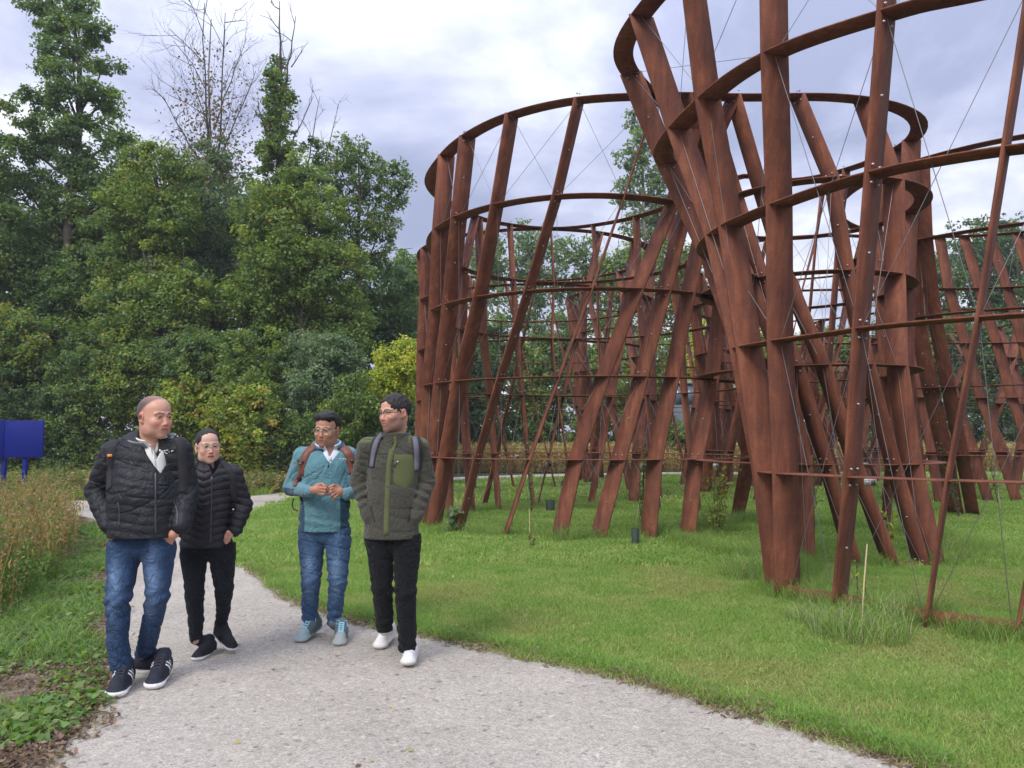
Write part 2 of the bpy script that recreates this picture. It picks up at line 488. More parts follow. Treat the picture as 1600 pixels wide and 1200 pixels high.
def bolts_mesh(items, r=0.0105, h=0.016):
    """items: (pos, dir) short hexagonal studs joined"""
    V_, F_ = [], []
    for pos, d in items:
        d = Vector(d).normalized(); pos = Vector(pos)
        s = d.orthogonal().normalized(); u = d.cross(s)
        b0 = len(V_)
        for e, rr in ((0, r), (h, r)):
            for k in range(6):
                an = k * math.pi / 3
                V_.append(pos + d * e + (s * math.cos(an) + u * math.sin(an)) * rr)
        for k in range(6):
            F_.append((b0 + k, b0 + (k + 1) % 6, b0 + 6 + (k + 1) % 6, b0 + 6 + k))
        F_.append((b0 + 6, b0 + 7, b0 + 8, b0 + 9)); F_.append((b0 + 6, b0 + 9, b0 + 10, b0 + 11))
    return np_mesh('bolts', V_, F_)

class Tower:
    def __init__(self, name, label, curves, closed=True, group=None):
        # curves: list per level (None = no ring there), each array of plan points
        self.closed = closed if isinstance(closed, list) else [closed] * len(curves)
        self.lv = [arcnorm(c, cl) for c, cl in zip(curves, self.closed)]
        c0 = self.lv[0][0].mean(0)
        self.root = empty(name, (c0[0], c0[1], 0), label, 'sculpture', group)
        self.bolts = []; self.fins = []
    def rings(self, levels, base=True, w=0.235, bz=0.035, bh=0.06):
        if base:
            q, nm = self.lv[0]
            me = ring_mesh(q, nm, self.closed[0], bz, 0.035, bh)
            put('base_strip', me, M['corten'], self.root)
        for k in levels:
            q, nm = self.lv[k]
            put('ring', ring_mesh(q, nm, self.closed[k], LZ[k], w, RT), M['corten'], self.root)
    def find(self, k, px, side):
        q, _ = self.lv[k]
        xs = projx(q[:, 0], q[:, 1], LZ[k])
        n = len(q); best = None
        rg = range(n) if self.closed[k] else range(n - 1)
        for i in rg:
            j = (i + 1) % n
            if (xs[i] - px) * (xs[j] - px) <= 0:
                if best is None or (side == 'n' and q[i, 1] < q[best, 1]) or (side == 'f' and q[i, 1] > q[best, 1]):
                    best = i
        if best is None:
            best = int(np.argmin(np.abs(xs - px)))
        return best
    def fin_px(self, xs, side='n', w=FW, bolts=True, aim=None):
        idx = [self.find(k, x, side if isinstance(side, str) else side[k]) for k, x in enumerate(xs)]
        self.fin_idx(idx, w, bolts, aim=aim)
    def fin_idx(self, idx, w=FW, bolts=True, ks=None, aim=None):
        ks = ks or list(range(len(idx)))
        pts, nms = [], []
        for k, i in zip(ks, idx):
            q, nm = self.lv[k]; i %= len(q)
            z = LZ[k] if k else -0.05
            nn = nm[i]
            if aim is not None:
                a_ = math.atan2(q[i, 1], q[i, 0]) + math.radians(aim)
                nn = np.array([math.cos(a_), math.sin(a_)])
            pts.append((q[i, 0], q[i, 1], z)); nms.append(nn)
        o = put('fin', fin_mesh(pts, nms, w, FT), M['corten'], self.root)
        if bolts and (len(self.fins) % 5 in (1, 3)):
            for i in range(len(pts)):
                p = np.array(pts[i]); n = np.array([*nms[i], 0.0])
                a = np.array(pts[max(i - 1, 0)]); b = np.array(pts[min(i + 1, len(pts) - 1)])
                ax = (b - a) / np.linalg.norm(b - a)
                s = np.cross(ax, n); s /= np.linalg.norm(s)
                for off in (0.07, -0.07):
                    if i == 0 and off < 0: continue
                    for u in (-0.06, 0.06):
                        for sg in (1, -1)[:1 + (len(self.fins) % 2)]:
                            self.bolts.append((p + ax * (off + (0.06 if i == 0 else 0)) + n * u + s * sg * FT / 2, s * sg))
                if i < len(pts) - 1:
                    m = (np.array(pts[i]) + np.array(pts[i + 1])) / 2
                    for sg in (1, -1):
                        self.bolts.append((m + s * sg * FT / 2, s * sg))
        self.fins.append((ks, idx))
    def cables(self, spans, levels, r=0.0035):
        """crossed wires between neighbouring fins"""
        for k in levels:
            q0, _ = self.lv[k]; q1, _ = self.lv[k + 1]
            for s0, s1, e0, e1 in spans[k] if isinstance(spans, dict) else spans:
                pass
    def wire(self, k0, i0, k1, i1, r=0.0035):
        q0, _ = self.lv[k0]; q1, _ = self.lv[k1]
        a = (*q0[i0 % len(q0)], LZ[k0]); b = (*q1[i1 % len(q1)], LZ[k1])
        put('cable', cable_mesh(a, b, r), M['cable'], self.root)
    def cross(self, n_levels, maxgap=60, r=0.0035, top=True):
        """X-bracing in every bay between two neighbouring fins"""
        F = [idx for ks, idx in self.fins if len(idx) >= n_levels]
        F.sort(key=lambda a: a[0] % 240)
        m = len(F)
        for j in range(m):
            A, B = F[j], F[(j + 1) % m]
            if (B[0] - A[0]) % 240 > maxgap: continue
            for k in range(0, n_levels - 1, 2):
                k2 = min(k + 2, n_levels - 1)
                self.wire(k, A[k], k2, B[k2], r); self.wire(k, B[k], k2, A[k2], r)
    def done(self):
        if self.bolts:
            o = put('bolt', bolts_mesh(self.bolts), M['bolt'], self.root); o['kind'] = 'stuff'

# ---- tower A: the large double tower in the middle (two lobes that share the top ring)
A_lv = [ellipse(1.35, 13.6, 2.95, 2.35), ellipse(1.35, 13.75, 2.85, 2.45), ellipse(1.32, 13.78, 2.8, 2.63),
        ellipse(1.28, 13.6, 2.68, 2.8), ellipse(1.12, 13.4, 2.5, 3.0),
        smooth_poly([(-1.45, 13.5), (-1.08, 12.2), (-.62, 11.3), (0, 10.6), (.88, 10.12), (2.0, 9.98), (3.1, 10.02), (4.3, 10.02), (5.2, 10.28), (5.85, 10.8), (6.12, 11.5), (5.98, 12.3), (5.55, 13.0), (5.0, 13.35), (4.5, 13.25), (3.95, 13.2), (3.4, 14.4), (2.4, 15.8), (1.0, 16.5), (-.4, 16.0), (-1.2, 14.8)], 8)]
TA = Tower('lattice_tower', 'large rusted steel lattice tower left of the nearest one, whole top ring against sky', A_lv)
TA.rings([1, 2, 3, 4, 5])
for xs in ([652, 665, 672, 683, 690, 698], [662, 680, 690, 706, 718, 735], [678, 699, 722, 752, 779, 806],
           [717, 748, 786, 829, 873, 912], [792, 833, 877, 928, 980, 1035], [878, 906, 949, 997, 1051, 1108],
           [938, 969, 1003, 1039, 1073, 1150], [1013, 1027, 1051, 1080, 1102], [1074, 1091, 1112, 1127, 1136]):
    TA.fin_px(xs, 'n', aim={792: 9, 717: -24, 878: 50, 938: 52, 1013: 52, 1074: 52}.get(xs[0]))
TA.fin_px([1148, 1169, 1172, 1160, 1140], 'f')
for xs in ([700, 698, 700, 705, 712, 722], [735, 728, 722, 720, 722, 742], [777, 769, 762, 755, 748, 790][:5] + [745], [832, 822, 812, 806, 800, 792],
           [890, 880, 868, 862, 862, 860], [958, 948, 938, 934, 931, 925], [1030, 1018, 1006, 1000, 996, 992], [1088, 1078, 1068, 1060, 1052, 1046]):
    TA.fin_px(xs, 'f', w=0.22)
C_lv = [ellipse(4.35, 11.1, 1.95, 2.1), ellipse(4.25, 10.9, 1.5, 1.6), ellipse(4.15, 10.9, 1.35, 1.55), ellipse(4.25, 11.1, 1.35, 1.45), ellipse(4.4, 11.2, 1.5, 1.5), A_lv[5]]
TC = Tower('lattice_tower', 'narrow waisted rust brown steel lattice tower of crossing leaning fins behind the nearest tower', C_lv)
TC.rings([1, 2, 3, 4])
for xs in ([1268, 1258, 1225, 1172, 1120, 1080], [1340, 1292, 1245, 1190, 1150, 1110], [1398, 1340, 1290, 1232, 1190, 1150], [1445, 1400, 1355, 1325, 1300, 1256]):
    TC.fin_px(xs, 'n', aim=38)
TC.fin_px([1464, 1426, 1403, 1398, 1400, 1355], 'n', aim=62)
TC.fin_px([1440, 1428, 1412, 1412, 1418, 1424], 'f')
for xs in ([1380, 1390, 1385, 1375, 1370, 1400], [1310, 1330, 1340, 1345, 1350, 1362], [1240, 1262, 1290, 1300, 1310, 1320], [1200, 1215, 1240, 1262, 1275, 1285]):
    TC.fin_px(xs, 'f', w=0.22)
# ---- tower B: nearest, cut by the right and top edge
B_raw = [
 [(3.9, 10.2), (3.4, 9.3), (3.0, 8.4), (2.68, 7.75), (2.56, 7.2), (2.92, 6.75), (3.25, 6.25), (3.75, 5.8), (4.4, 5.5), (5.4, 5.6), (6.3, 6.5), (6.6, 7.8)],
 [(3.7, 10.2), (3.3, 9.3), (2.85, 8.3), (2.55, 7.75), (2.47, 7.2), (2.8, 6.55), (3.18, 6.1), (3.7, 5.72), (4.4, 5.4), (5.4, 5.5), (6.4, 6.5), (6.7, 7.8)],
 [(3.6, 10.2), (3.1, 9.3), (2.62, 8.4), (2.30, 7.8), (2.38, 7.2), (2.75, 6.45), (3.0, 6.05), (3.5, 5.65), (4.2, 5.3), (5.3, 5.3), (6.4, 6.3), (6.8, 7.8)],
 [(3.3, 10.3), (2.7, 9.4), (2.2, 8.55), (2.17, 7.6), (2.5, 6.7), (2.9, 6.05), (3.35, 5.68), (3.9, 5.42), (4.8, 5.2), (6.2, 5.8), (6.9, 7.5)],
 [(3.0, 10.5), (2.3, 9.7), (1.77, 8.8), (1.93, 7.35), (2.3, 6.45), (3.0, 5.82), (3.4, 5.6), (4.2, 5.3), (5.4, 5.3), (6.4, 6.2), (6.9, 7.7)],
 [(2.7, 10.8), (1.9, 10.0), (1.33, 8.9), (1.45, 7.8), (1.9, 6.8), (2.6, 6.1), (3.4, 5.6), (4.3, 5.3), (5.4, 5.3), (6.4, 6.2), (6.9, 7.7)],
 [(2.0, 10.8), (1.15, 10.1), (0.9, 9.0), (1.1, 7.7), (1.6, 6.6), (2.4, 5.9), (3.3, 5.4), (4.3, 5.15), (5.5, 5.2), (6.5, 6.1), (7.0, 7.7)]]
B_lv = [smooth_poly(c, 12, closed=False) for c in B_raw]
TB = Tower('lattice_tower', 'nearest and tallest rust brown steel lattice tower, flaring out of the top of the view', B_lv, closed=False)
TB.rings([1, 2, 3, 4, 5], bz=0.07, bh=0.14)
TB.fin_px([1232, 1230, 1224, 1220, 1214, 1212], 'n', aim=-52)
TB.fin_px([1315, 1333, 1352, 1372, 1391, 1404], 'n', aim=-24)
TB.fin_px([1447, 1490, 1533, 1577, 1615, 1650], 'n', aim=-6)
TB.fin_px([1585, 1640, 1690, 1745, 1800, 1850], 'n')
TB.fin_px([1221, 1203, 1172, 1143, 1108, 1082], 'n')
TB.fin_px([1216, 1192, 1163, 1122, 1062, 1004], ['n', 'n', 'n', 'n', 'n', 'n', 'n'])
TB.fin_px([1220, 1198, 1166, 1112, 1042, 984], 'f')
# ---- tower D: far right
D_lv = [ellipse(11.2, 15.6, 2.95, 2.0), ellipse(10.8, 15.2, 3.2, 2.2), ellipse(10.4, 14.9, 3.3, 2.4), ellipse(10.1, 14.6, 3.3, 2.6), ellipse(9.9, 14.2, 3.4, 2.9), ellipse(9.7, 14.0, 3.45, 3.2)]
# the far side and the left flank; the near side lies open
D_lv = [c[:82] for c in D_lv]
TD = Tower('lattice_tower', 'rusted steel lattice tower cut by the right edge, long fins leaning before dark trees', D_lv, closed=False)
TD.rings([1, 2, 3, 4, 5])
TD.fin_px([1523, 1508, 1482, 1463, 1450, 1441], 'n', aim=50)
TD.fin_px([1498, 1478, 1456, 1434, 1422, 1424], 'n', aim=70)
for xs in ([1470, 1456, 1440, 1425, 1416, 1412], [1545, 1520, 1490, 1465, 1445, 1430], [1590, 1562, 1532, 1505, 1482, 1466], [1640, 1610, 1580, 1555, 1528, 1505], [1685, 1655, 1622, 1595, 1570, 1545], [1730, 1700, 1668, 1640, 1612, 1588], [1775, 1745, 1712, 1685, 1655, 1632]):
    TD.fin_px(xs, 'f', aim=-48)
# ---- tower F: behind the left flank of A
F_lv = [ellipse(0.6, 19.2, 3.0, 2.6), ellipse(0.6, 19.2, 2.9, 2.6), ellipse(0.6, 19.2, 2.85, 2.65), ellipse(0.6, 19.25, 2.85, 2.7), ellipse(0.6, 19.3, 2.85, 2.75), ellipse(0.6, 19.35, 2.9, 2.8)]
TF = Tower('lattice_tower', 'rusted steel lattice tower directly behind the large one, its left flank peeking out', F_lv)
TF.rings([1, 2, 3, 4, 5])
for j in range(15):
    s = j * 16 + 3
    TF.fin_idx([s, s + 4, s + 8, s + 12, s + 16, s + 20], bolts=False)
E_lv = [ellipse(4.6, 25.2, 2.5, 2.2), ellipse(4.6, 25.2, 2.4, 2.2), ellipse(4.6, 25.2, 2.4, 2.2), ellipse(4.6, 25.2, 2.45, 2.25), ellipse(4.6, 25.2, 2.55, 2.35), ellipse(4.6, 25.2, 2.7, 2.5)]
TE = Tower('lattice_tower', 'small distant rust brown steel lattice tower near the pale path, seen through the large one', E_lv)
TE.rings([1, 2, 3, 4, 5])
for j in range(14):
    s = j * 17
    TE.fin_idx([s, s + 4, s + 8, s + 12, s + 16, s + 20], bolts=False)
H_lv = [ellipse(11.8, 22.5, 3.0, 2.4), ellipse(11.8, 22.5, 2.9, 2.4), ellipse(11.8, 22.5, 2.9, 2.5), ellipse(11.8, 22.5, 3.0, 2.5), ellipse(11.8, 22.5, 3.0, 2.6), ellipse(11.8, 22.5, 3.1, 2.7)]
TH = Tower('lattice_tower', 'distant rust brown steel lattice tower at the far right, low behind the leaning fins', H_lv)
TH.rings([1, 2, 3, 4])
for j in range(12):
    s = j * 20
    TH.fin_idx([s, s + 7, s + 14, s + 21, s + 28], bolts=False)
G_lv = [ellipse(7.4, 19.6, 2.5, 2.3), ellipse(7.4, 19.6, 2.45, 2.3), ellipse(7.4, 19.6, 2.4, 2.3), ellipse(7.35, 19.6, 2.5, 2.4), ellipse(7.3, 19.6, 2.6, 2.4), ellipse(7.3, 19.6, 2.7, 2.5)]
TG = Tower('lattice_tower', 'rusted steel lattice tower seen between the crossing fins, straight behind the narrow waisted one', G_lv)
TG.rings([1, 2, 3, 4, 5])
for j in range(15):
    s = j * 16 + 5
    TG.fin_idx([s, s + 5, s + 10, s + 15, s + 20, s + 25], bolts=False)
K_lv = [ellipse(10.0, 27.5, 2.8, 2.4)] * 5
TK = Tower('lattice_tower', 'most distant low lattice tower of rusted steel on the right, near the pale path', K_lv)
TK.rings([1, 2, 3, 4])
for j in range(13):
    s = j * 18
    TK.fin_idx([s, s + 6, s + 12, s + 18, s + 24], bolts=False)
for T_, n, g in ((TA, 6, 70), (TB, 6, 70), (TC, 5, 60), (TD, 6, 40), (TF, 6, 40), (TE, 6, 40), (TG, 6, 40)):
    T_.cross(n, g)
for T_ in (TA, TB, TC, TD, TF, TE, TH, TG, TK):
    T_.done()
# ================================================================== foliage
RNG = np.random.default_rng(11)
def frames(nrm, rng):
    """two tangent vectors for each normal"""
    r = rng.normal(size=nrm.shape)
    u = np.cross(nrm, r); u /= np.linalg.norm(u, axis=1)[:, None] + 1e-9
    v = np.cross(nrm, u)
    return u, v
def leaf_quads(pos, nrm, size, asp=0.6, rng=RNG):
    n = len(pos)
    u, v = frames(nrm, rng)
    s = (size * rng.uniform(0.65, 1.3, n))[:, None]
    a = pos + u * s * 0.5; b = pos + v * s * asp * 0.5; c = pos - u * s * 0.5; d = pos - v * s * asp * 0.5
    a = a + nrm * s * rng.uniform(-.18, .18, (n, 1)); c = c + nrm * s * rng.uniform(-.18, .18, (n, 1))
    V_ = np.stack([a, b, c, d], 1).reshape(-1, 3)
    F_ = np.arange(4 * n).reshape(n, 4)
    return V_, F_
def clump_leaves(centers, radii, per, size, rng, squash=0.75, droop=0.0):
    """leaves spread through small irregular clumps"""
    cs = np.repeat(centers, per, axis=0); rs = np.repeat(radii, per)[:, None]
    n = len(cs)
    d = rng.normal(size=(n, 3)); d /= np.linalg.norm(d, axis=1)[:, None]
    r = rng.uniform(0, 1, (n, 1)) ** 0.45
    pos = cs + d * r * rs * np.array([1, 1, squash])
    nr = d * 0.6 + rng.normal(size=(n, 3)) * 0.55 + np.array([0, 0, 0.55])
    nr /= np.linalg.norm(nr, axis=1)[:, None]
    return pos, nr
def tube(pts, rads, seg=6):
    V_, F_ = [], []
    k = len(pts)
    for i in range(k):
        p = Vector(pts[i])
        d = (Vector(pts[min(i + 1, k - 1)]) - Vector(pts[max(i - 1, 0)])).normalized()
        s = d.cross(Vector((0.3, 1, 0.1))).normalized(); u = d.cross(s)
        for j in range(seg):
            a = 2 * math.pi * j / seg
            V_.append(p + (s * math.cos(a) + u * math.sin(a)) * rads[i])
    for i in range(k - 1):
        for j in range(seg):
            j2 = (j + 1) % seg
            F_.append((i * seg + j, i * seg + j2, (i + 1) * seg + j2, (i + 1) * seg + j))
    return V_, F_
def join(parts):
    V_, F_ = [], []
    o = 0
    for v, f in parts:
        v = np.array([tuple(x) for x in v], float).reshape(-1, 3)
        f = np.asarray(f)
        V_.append(v); F_.append(f + o); o += len(v)
    return np.concatenate(V_), np.concatenate(F_)
def crooked(a, b, r0, r1, rng, n=5, amp=0.08):
    a = np.array(a, float); b = np.array(b, float); L_ = np.linalg.norm(b - a)
    pts = []
    for i in range(n + 1):
        t = i / n
        pts.append(a + (b - a) * t + rng.normal(0, amp * L_ * (0.5 if 0 < i < n else 0) / n * 2, 3))
    return tube(pts, [r0 + (r1 - r0) * i / n for i in range(n + 1)])
PAL = {
    'oak':    [(.062, .098, .036), (.048, .080, .036), (.100, .132, .036), (.038, .066, .036)],
    'light':  [(.085, .120, .032), (.060, .096, .032), (.135, .155, .034), (.046, .076, .032)],
    'yellow': [(.210, .220, .030), (.140, .175, .028), (.260, .235, .040), (.090, .125, .028)],
    'silver': [(.085, .118, .072), (.115, .145, .100), (.055, .085, .052), (.042, .068, .040)],
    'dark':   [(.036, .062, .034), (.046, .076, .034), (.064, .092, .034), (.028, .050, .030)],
    'rusty':  [(.085, .050, .030), (.050, .045, .022), (.100, .050, .028), (.040, .045, .020)],
    'poplar': [(.065, .100, .055), (.085, .122, .064), (.105, .140, .070), (.046, .074, .044)],
    'bramble': [(.100, .140, .030), (.160, .180, .032), (.070, .108, .028), (.210, .140, .045)],
}
def leaf_cols(pal, ncl, per, rng, autumn=0.0):
    p = np.array(PAL[pal]) * 2.1
    w = np.array([.4, .25, .2, .15])
    base = p[rng.choice(4, ncl, p=w)] * rng.uniform(0.82, 1.2, (ncl, 1))
    c = np.repeat(base, per, axis=0)
    n = len(c)
    c = c * 0.6 + p[rng.choice(4, n, p=w)] * 0.4
    c = c * rng.uniform(0.7, 1.35, (n, 1))
    if autumn:
        k = rng.uniform(size=n) < autumn
        c[k] = np.array([.26, .17, .03]) * rng.uniform(0.6, 1.2, (k.sum(), 1))
    return np.repeat(c, 4, axis=0)
TREE_COUNT = [0]
def tree(name, label, cat, base_px, top_px, Y, lobes, pal, leaf=0.13, dens=1.0, r0=0.2, autumn=0.0, depth=0.8, clump=0.42, group=None, seed=0, bark='bark', limbs=True, cover=2.6, asp=.6):
    """lobes: (px, py, rx_px, ry_px[, dY]) in photograph pixels, turned into real ellipsoids at distance Y"""
    rng = np.random.default_rng(100 + seed)
    b = P(base_px[0], base_px[1], Y); b.z = 0
    top = P(top_px[0], top_px[1], Y)
    root = empty(name, (b.x, b.y, 0), label, cat, group)
    sc = Y / FPX
    cents, rads = [], []
    lim = []
    for lb in lobes:
        px, py, rx, ry = lb[:4]
        dY = lb[4] if len(lb) > 4 else rng.uniform(-.5, .5)
        c = np.array(P(px, py, Y + dY)); rx *= sc; ry *= sc; rz = ry; rd = min(rx, max(ry, .6)) * depth
        area = 4 * math.pi * ((rx * rz) ** 1.6 / 3 + (rx * rd) ** 1.6 / 3 + (rd * rz) ** 1.6 / 3) ** (1 / 1.6)
        n = max(4, int(area / (clump * clump * 2.0) * 1.25 * dens))
        d = rng.normal(size=(n, 3)); d /= np.linalg.norm(d, axis=1)[:, None]
        # uneven outline
        r = 0.72 + 0.34 * rng.uniform(size=n) ** 1.0
        fr = 1 + 0.16 * np.sin(d[:, 0] * 5 + px) * np.cos(d[:, 2] * 6 + py)
        q = c + d * (r * fr)[:, None] * np.array([rx, rd, rz])
        nin = max(2, n // 4)
        d2 = rng.normal(size=(nin, 3)); d2 /= np.linalg.norm(d2, axis=1)[:, None]
        q2 = c + d2 * rng.uniform(.1, .65, (nin, 1)) * np.array([rx, rd, rz])
        q = np.vstack([q, q2])
        q = q[q[:, 2] > 0.15]
        cents.append(q); rads.append(clump * rng.uniform(.55, 1.35, len(q)))
        lim.append((c, rx, rz))
    cents = np.concatenate(cents); rads = np.concatenate(rads)
    per = max(6, int(cover * math.pi * clump ** 2 / (leaf * leaf * asp * .5) * 0.36))
    pos, nr = clump_leaves(cents, rads, per, leaf, rng)
    V_, F_ = leaf_quads(pos, nr, leaf, asp, rng)
    col = leaf_cols(pal, len(cents), per, rng, autumn)
    put('crown', np_mesh('crown', V_, F_, col=col), M['leaf'], root)
    TREE_COUNT[0] += len(F_)
    # trunk
    n = 8
    tp = []
    for i in range(n + 1):
        t = i / n
        tp.append(np.array([b.x, b.y, 0]) * (1 - t) + np.array(top) * t + rng.normal(0, .10 * (0 < i < n), 3) * np.array([1, 1, 0]))
    if r0 > 0:
        v, f = tube([p - np.array([0, 0, .1]) if i == 0 else p for i, p in enumerate(tp)], [r0 * (1 - .88 * i / n) for i in range(n + 1)], 8)
        put('trunk', np_mesh('trunk', v, f, smooth=True), M[bark], root)
        if limbs:
            parts = []
            for c, rx, rz in lim:
                zz_ = max(0.6, c[2] - rz * 0.9 - rx * .4)
                t = min(.95, zz_ / max(top.z, .1))
                s = tp[min(n, int(t * n))]
                parts.append(crooked(s, c, r0 * (1 - .8 * t) * .5, .02, rng))
                for k in range(5):
                    e = c + rng.normal(size=3) * np.array([rx, rx * .7, rz]) * .55
                    parts.append(crooked(c, e, .03, .008, rng, 4))
            v, f = join(parts)
            put('limbs', np_mesh('limbs', v, f), M[bark], root)
    return root
def bare(root, starts, rng, mat_, name='bare_branches', depth=3, spread=.5, up=.9, n0=5):
    """leafless twigs that fork"""
    parts = []
    def go(p, d, ln, r, k):
        e = p + d * ln
        m_ = (p + e) / 2 + rng.normal(0, ln * .05, 3)
        parts.append(tube([p, m_, e], [r, r * .8, r * .55], 4))
        if k <= 0: return
        for _ in range(rng.integers(2, 4)):
            nd = d + rng.normal(0, spread, 3); nd[2] += .25 * up; nd /= np.linalg.norm(nd)
            go(p + d * ln * rng.uniform(.5, 1.0), nd, ln * rng.uniform(.55, .8), r * .55, k - 1)
    for a, b, r in starts:
        a = np.array(a, float); b = np.array(b, float)
        L_ = np.linalg.norm(b - a); n = max(3, n0)
        parts.append(crooked(a, b, r, r * .25, rng, 6, .05))
        for i in range(n):
            t = (i + .6) / n
            d = (b - a) / L_ + rng.normal(0, .55, 3); d /= np.linalg.norm(d)
            go(a + (b - a) * t, d, L_ * .28 * (1.15 - t * .5), r * .35, depth)
    v, f = join(parts)
    return put(name, np_mesh(name, v, f), mat_, root)

# ---------------------------------------------------------------- the wood on the left
oak = tree('oak_tree', 'tallest dark green oak at the far left, its narrow top cut by the frame', 'tree', (120, 745), (112, 10), 27.0,
     [(60, 8, 30, 14), (112, 8, 42, 20), (85, 42, 40, 16), (140, 45, 32, 18), (112, 78, 52, 20), (160, 105, 30, 12), (85, 108, 32, 16), (122, 140, 48, 24), (62, 158, 36, 20), (165, 160, 32, 22), (100, 200, 72, 28), (45, 232, 40, 20), (175, 218, 34, 20), (118, 262, 78, 38), (28, 290, 36, 24), (185, 285, 52, 32), (90, 335, 95, 50), (200, 350, 78, 52), (60, 430, 95, 62), (180, 440, 105, 66), (60, 540, 100, 80), (175, 560, 85, 70)],
     'oak', leaf=.135, r0=.34, seed=1, clump=.36, dens=.9, cover=2.5)
tree('oak_tree', 'broad oak limb with yellowing leaves reaching in from the left edge', 'tree', (-60, 745), (-40, 120), 26.0,
     [(5, 335, 28, 16), (-20, 260, 40, 60), (-30, 400, 50, 80), (12, 165, 14, 10), (-40, 520, 60, 70)], 'oak', leaf=.13, r0=.3, seed=2, clump=.34, autumn=.05)
sp = tree('birch_tree', 'thin tree with bare brownish top twigs left of the ivy clad trunk', 'tree', (318, 745), (330, 30), 28.0,
     [(330, 250, 52, 30), (285, 300, 45, 38), (350, 330, 62, 52), (300, 390, 62, 62), (365, 430, 60, 60), (315, 490, 70, 60)],
     'silver', leaf=.12, r0=.14, seed=3, clump=.34, dens=.6, cover=2.1, bark='palebark')
rr = np.random.default_rng(31)
Yb = 28.0
bare(sp, [(P(325, 330, Yb), P(320, 5, Yb), .055), (P(335, 330, Yb + .4), P(352, 20, Yb + .3), .05), (P(322, 270, Yb), P(255, 150, Yb - .4), .035), (P(340, 260, Yb), P(400, 110, Yb), .035), (P(330, 230, Yb), P(285, 60, Yb), .03), (P(335, 200, Yb), P(385, 60, Yb + .5), .03)], rr, M['twig'], n0=8)
# sparse brown leaves that still hang on the bare top
n = 4200
q = np.stack([rr.normal(328, 38, n), rr.uniform(60, 290, n)], 1)
q[:, 0] = 328 + (q[:, 0] - 328) * (0.55 + 0.5 * (q[:, 1] - 60) / 200)
k = rr.uniform(size=n) < ((q[:, 1] - 40) / 250) ** 1.3
q = q[k]
pos = np.array([tuple(P(a, b_, Yb + rr.normal(0, .7))) for a, b_ in q])
nr = rr.normal(size=pos.shape); nr /= np.linalg.norm(nr, axis=1)[:, None]
v, f = leaf_quads(pos, nr, .13, .6, rr)
put('dry_leaves', np_mesh('dry_leaves', v, f, col=leaf_cols('rusty', len(pos), 1, rr)), M['leaf'], sp)

iv = tree('ivy_clad_tree', 'dead tree trunk wrapped in a column of dark ivy with bare forked top', 'tree', (440, 745), (438, 60), 26.5,
     [(432, 100, 12, 14), (430, 130, 18, 22), (440, 150, 22, 20), (425, 170, 20, 22), (438, 195, 24, 26), (430, 235, 30, 26), (440, 275, 36, 34), (425, 320, 42, 40), (450, 370, 52, 46)],
     'oak', leaf=.12, r0=.16, seed=4, clump=.22, dens=1.0, autumn=.08)
bare(iv, [(P(438, 130, 26.5), P(437, 2, 26.5), .06), (P(446, 140, 26.5), P(462, 25, 26.6), .045), (P(455, 105, 26.6), P(478, 70, 26.5), .025)], rr, M['bark'], depth=1, n0=4, spread=.4)
bare(iv, [(P(425, 230, 26.4), P(402, 165, 26.2), .06), (P(450, 235, 26.5), P(490, 150, 26.6), .03)], rr, M['bark'], name='broken_limb', depth=2, n0=4)
tree('field_maple', 'bright green tree with orange spots, right of the ivy clad trunk', 'tree', (470, 745), (470, 280), 25.5,
     [(470, 275, 42, 30), (420, 330, 50, 42), (490, 335, 52, 44), (445, 400, 70, 56), (520, 420, 56, 50), (470, 480, 80, 56), (400, 470, 60, 56), (540, 500, 46, 44)],
     'light', leaf=.125, r0=.2, seed=5, clump=.36, autumn=.03, dens=.9)
sw = tree('sweet_chestnut', 'spreading tree with open rounded crown at the right end of the wood', 'tree', (560, 745), (560, 250), 27.5,
     [(500, 245, 34, 26), (540, 235, 34, 26), (572, 262, 36, 26), (615, 272, 30, 18), (530, 290, 46, 32), (590, 310, 40, 28), (625, 300, 18, 24), (545, 345, 52, 36), (598, 355, 30, 28), (570, 400, 54, 34), (520, 400, 40, 30)],
     'oak', leaf=.13, r0=.22, seed=6, clump=.28, dens=.62, autumn=.06, cover=2.0)
bare(sw, [(P(505, 270, 28), P(528, 165, 28), .03), (P(480, 260, 28), P(500, 150, 28), .03)], rr, M['bark'], depth=2, n0=4)
tree('hornbeam', 'mid green tree filling the wood between oak and birch', 'tree', (235, 745), (240, 240), 25.5,
     [(235, 255, 44, 34), (205, 320, 54, 44), (262, 340, 48, 48), (230, 410, 76, 60), (285, 262, 36, 26), (290, 470, 60, 56), (210, 500, 84, 66)],
     'light', leaf=.125, r0=.2, seed=7, clump=.36, autumn=.04, dens=.9)
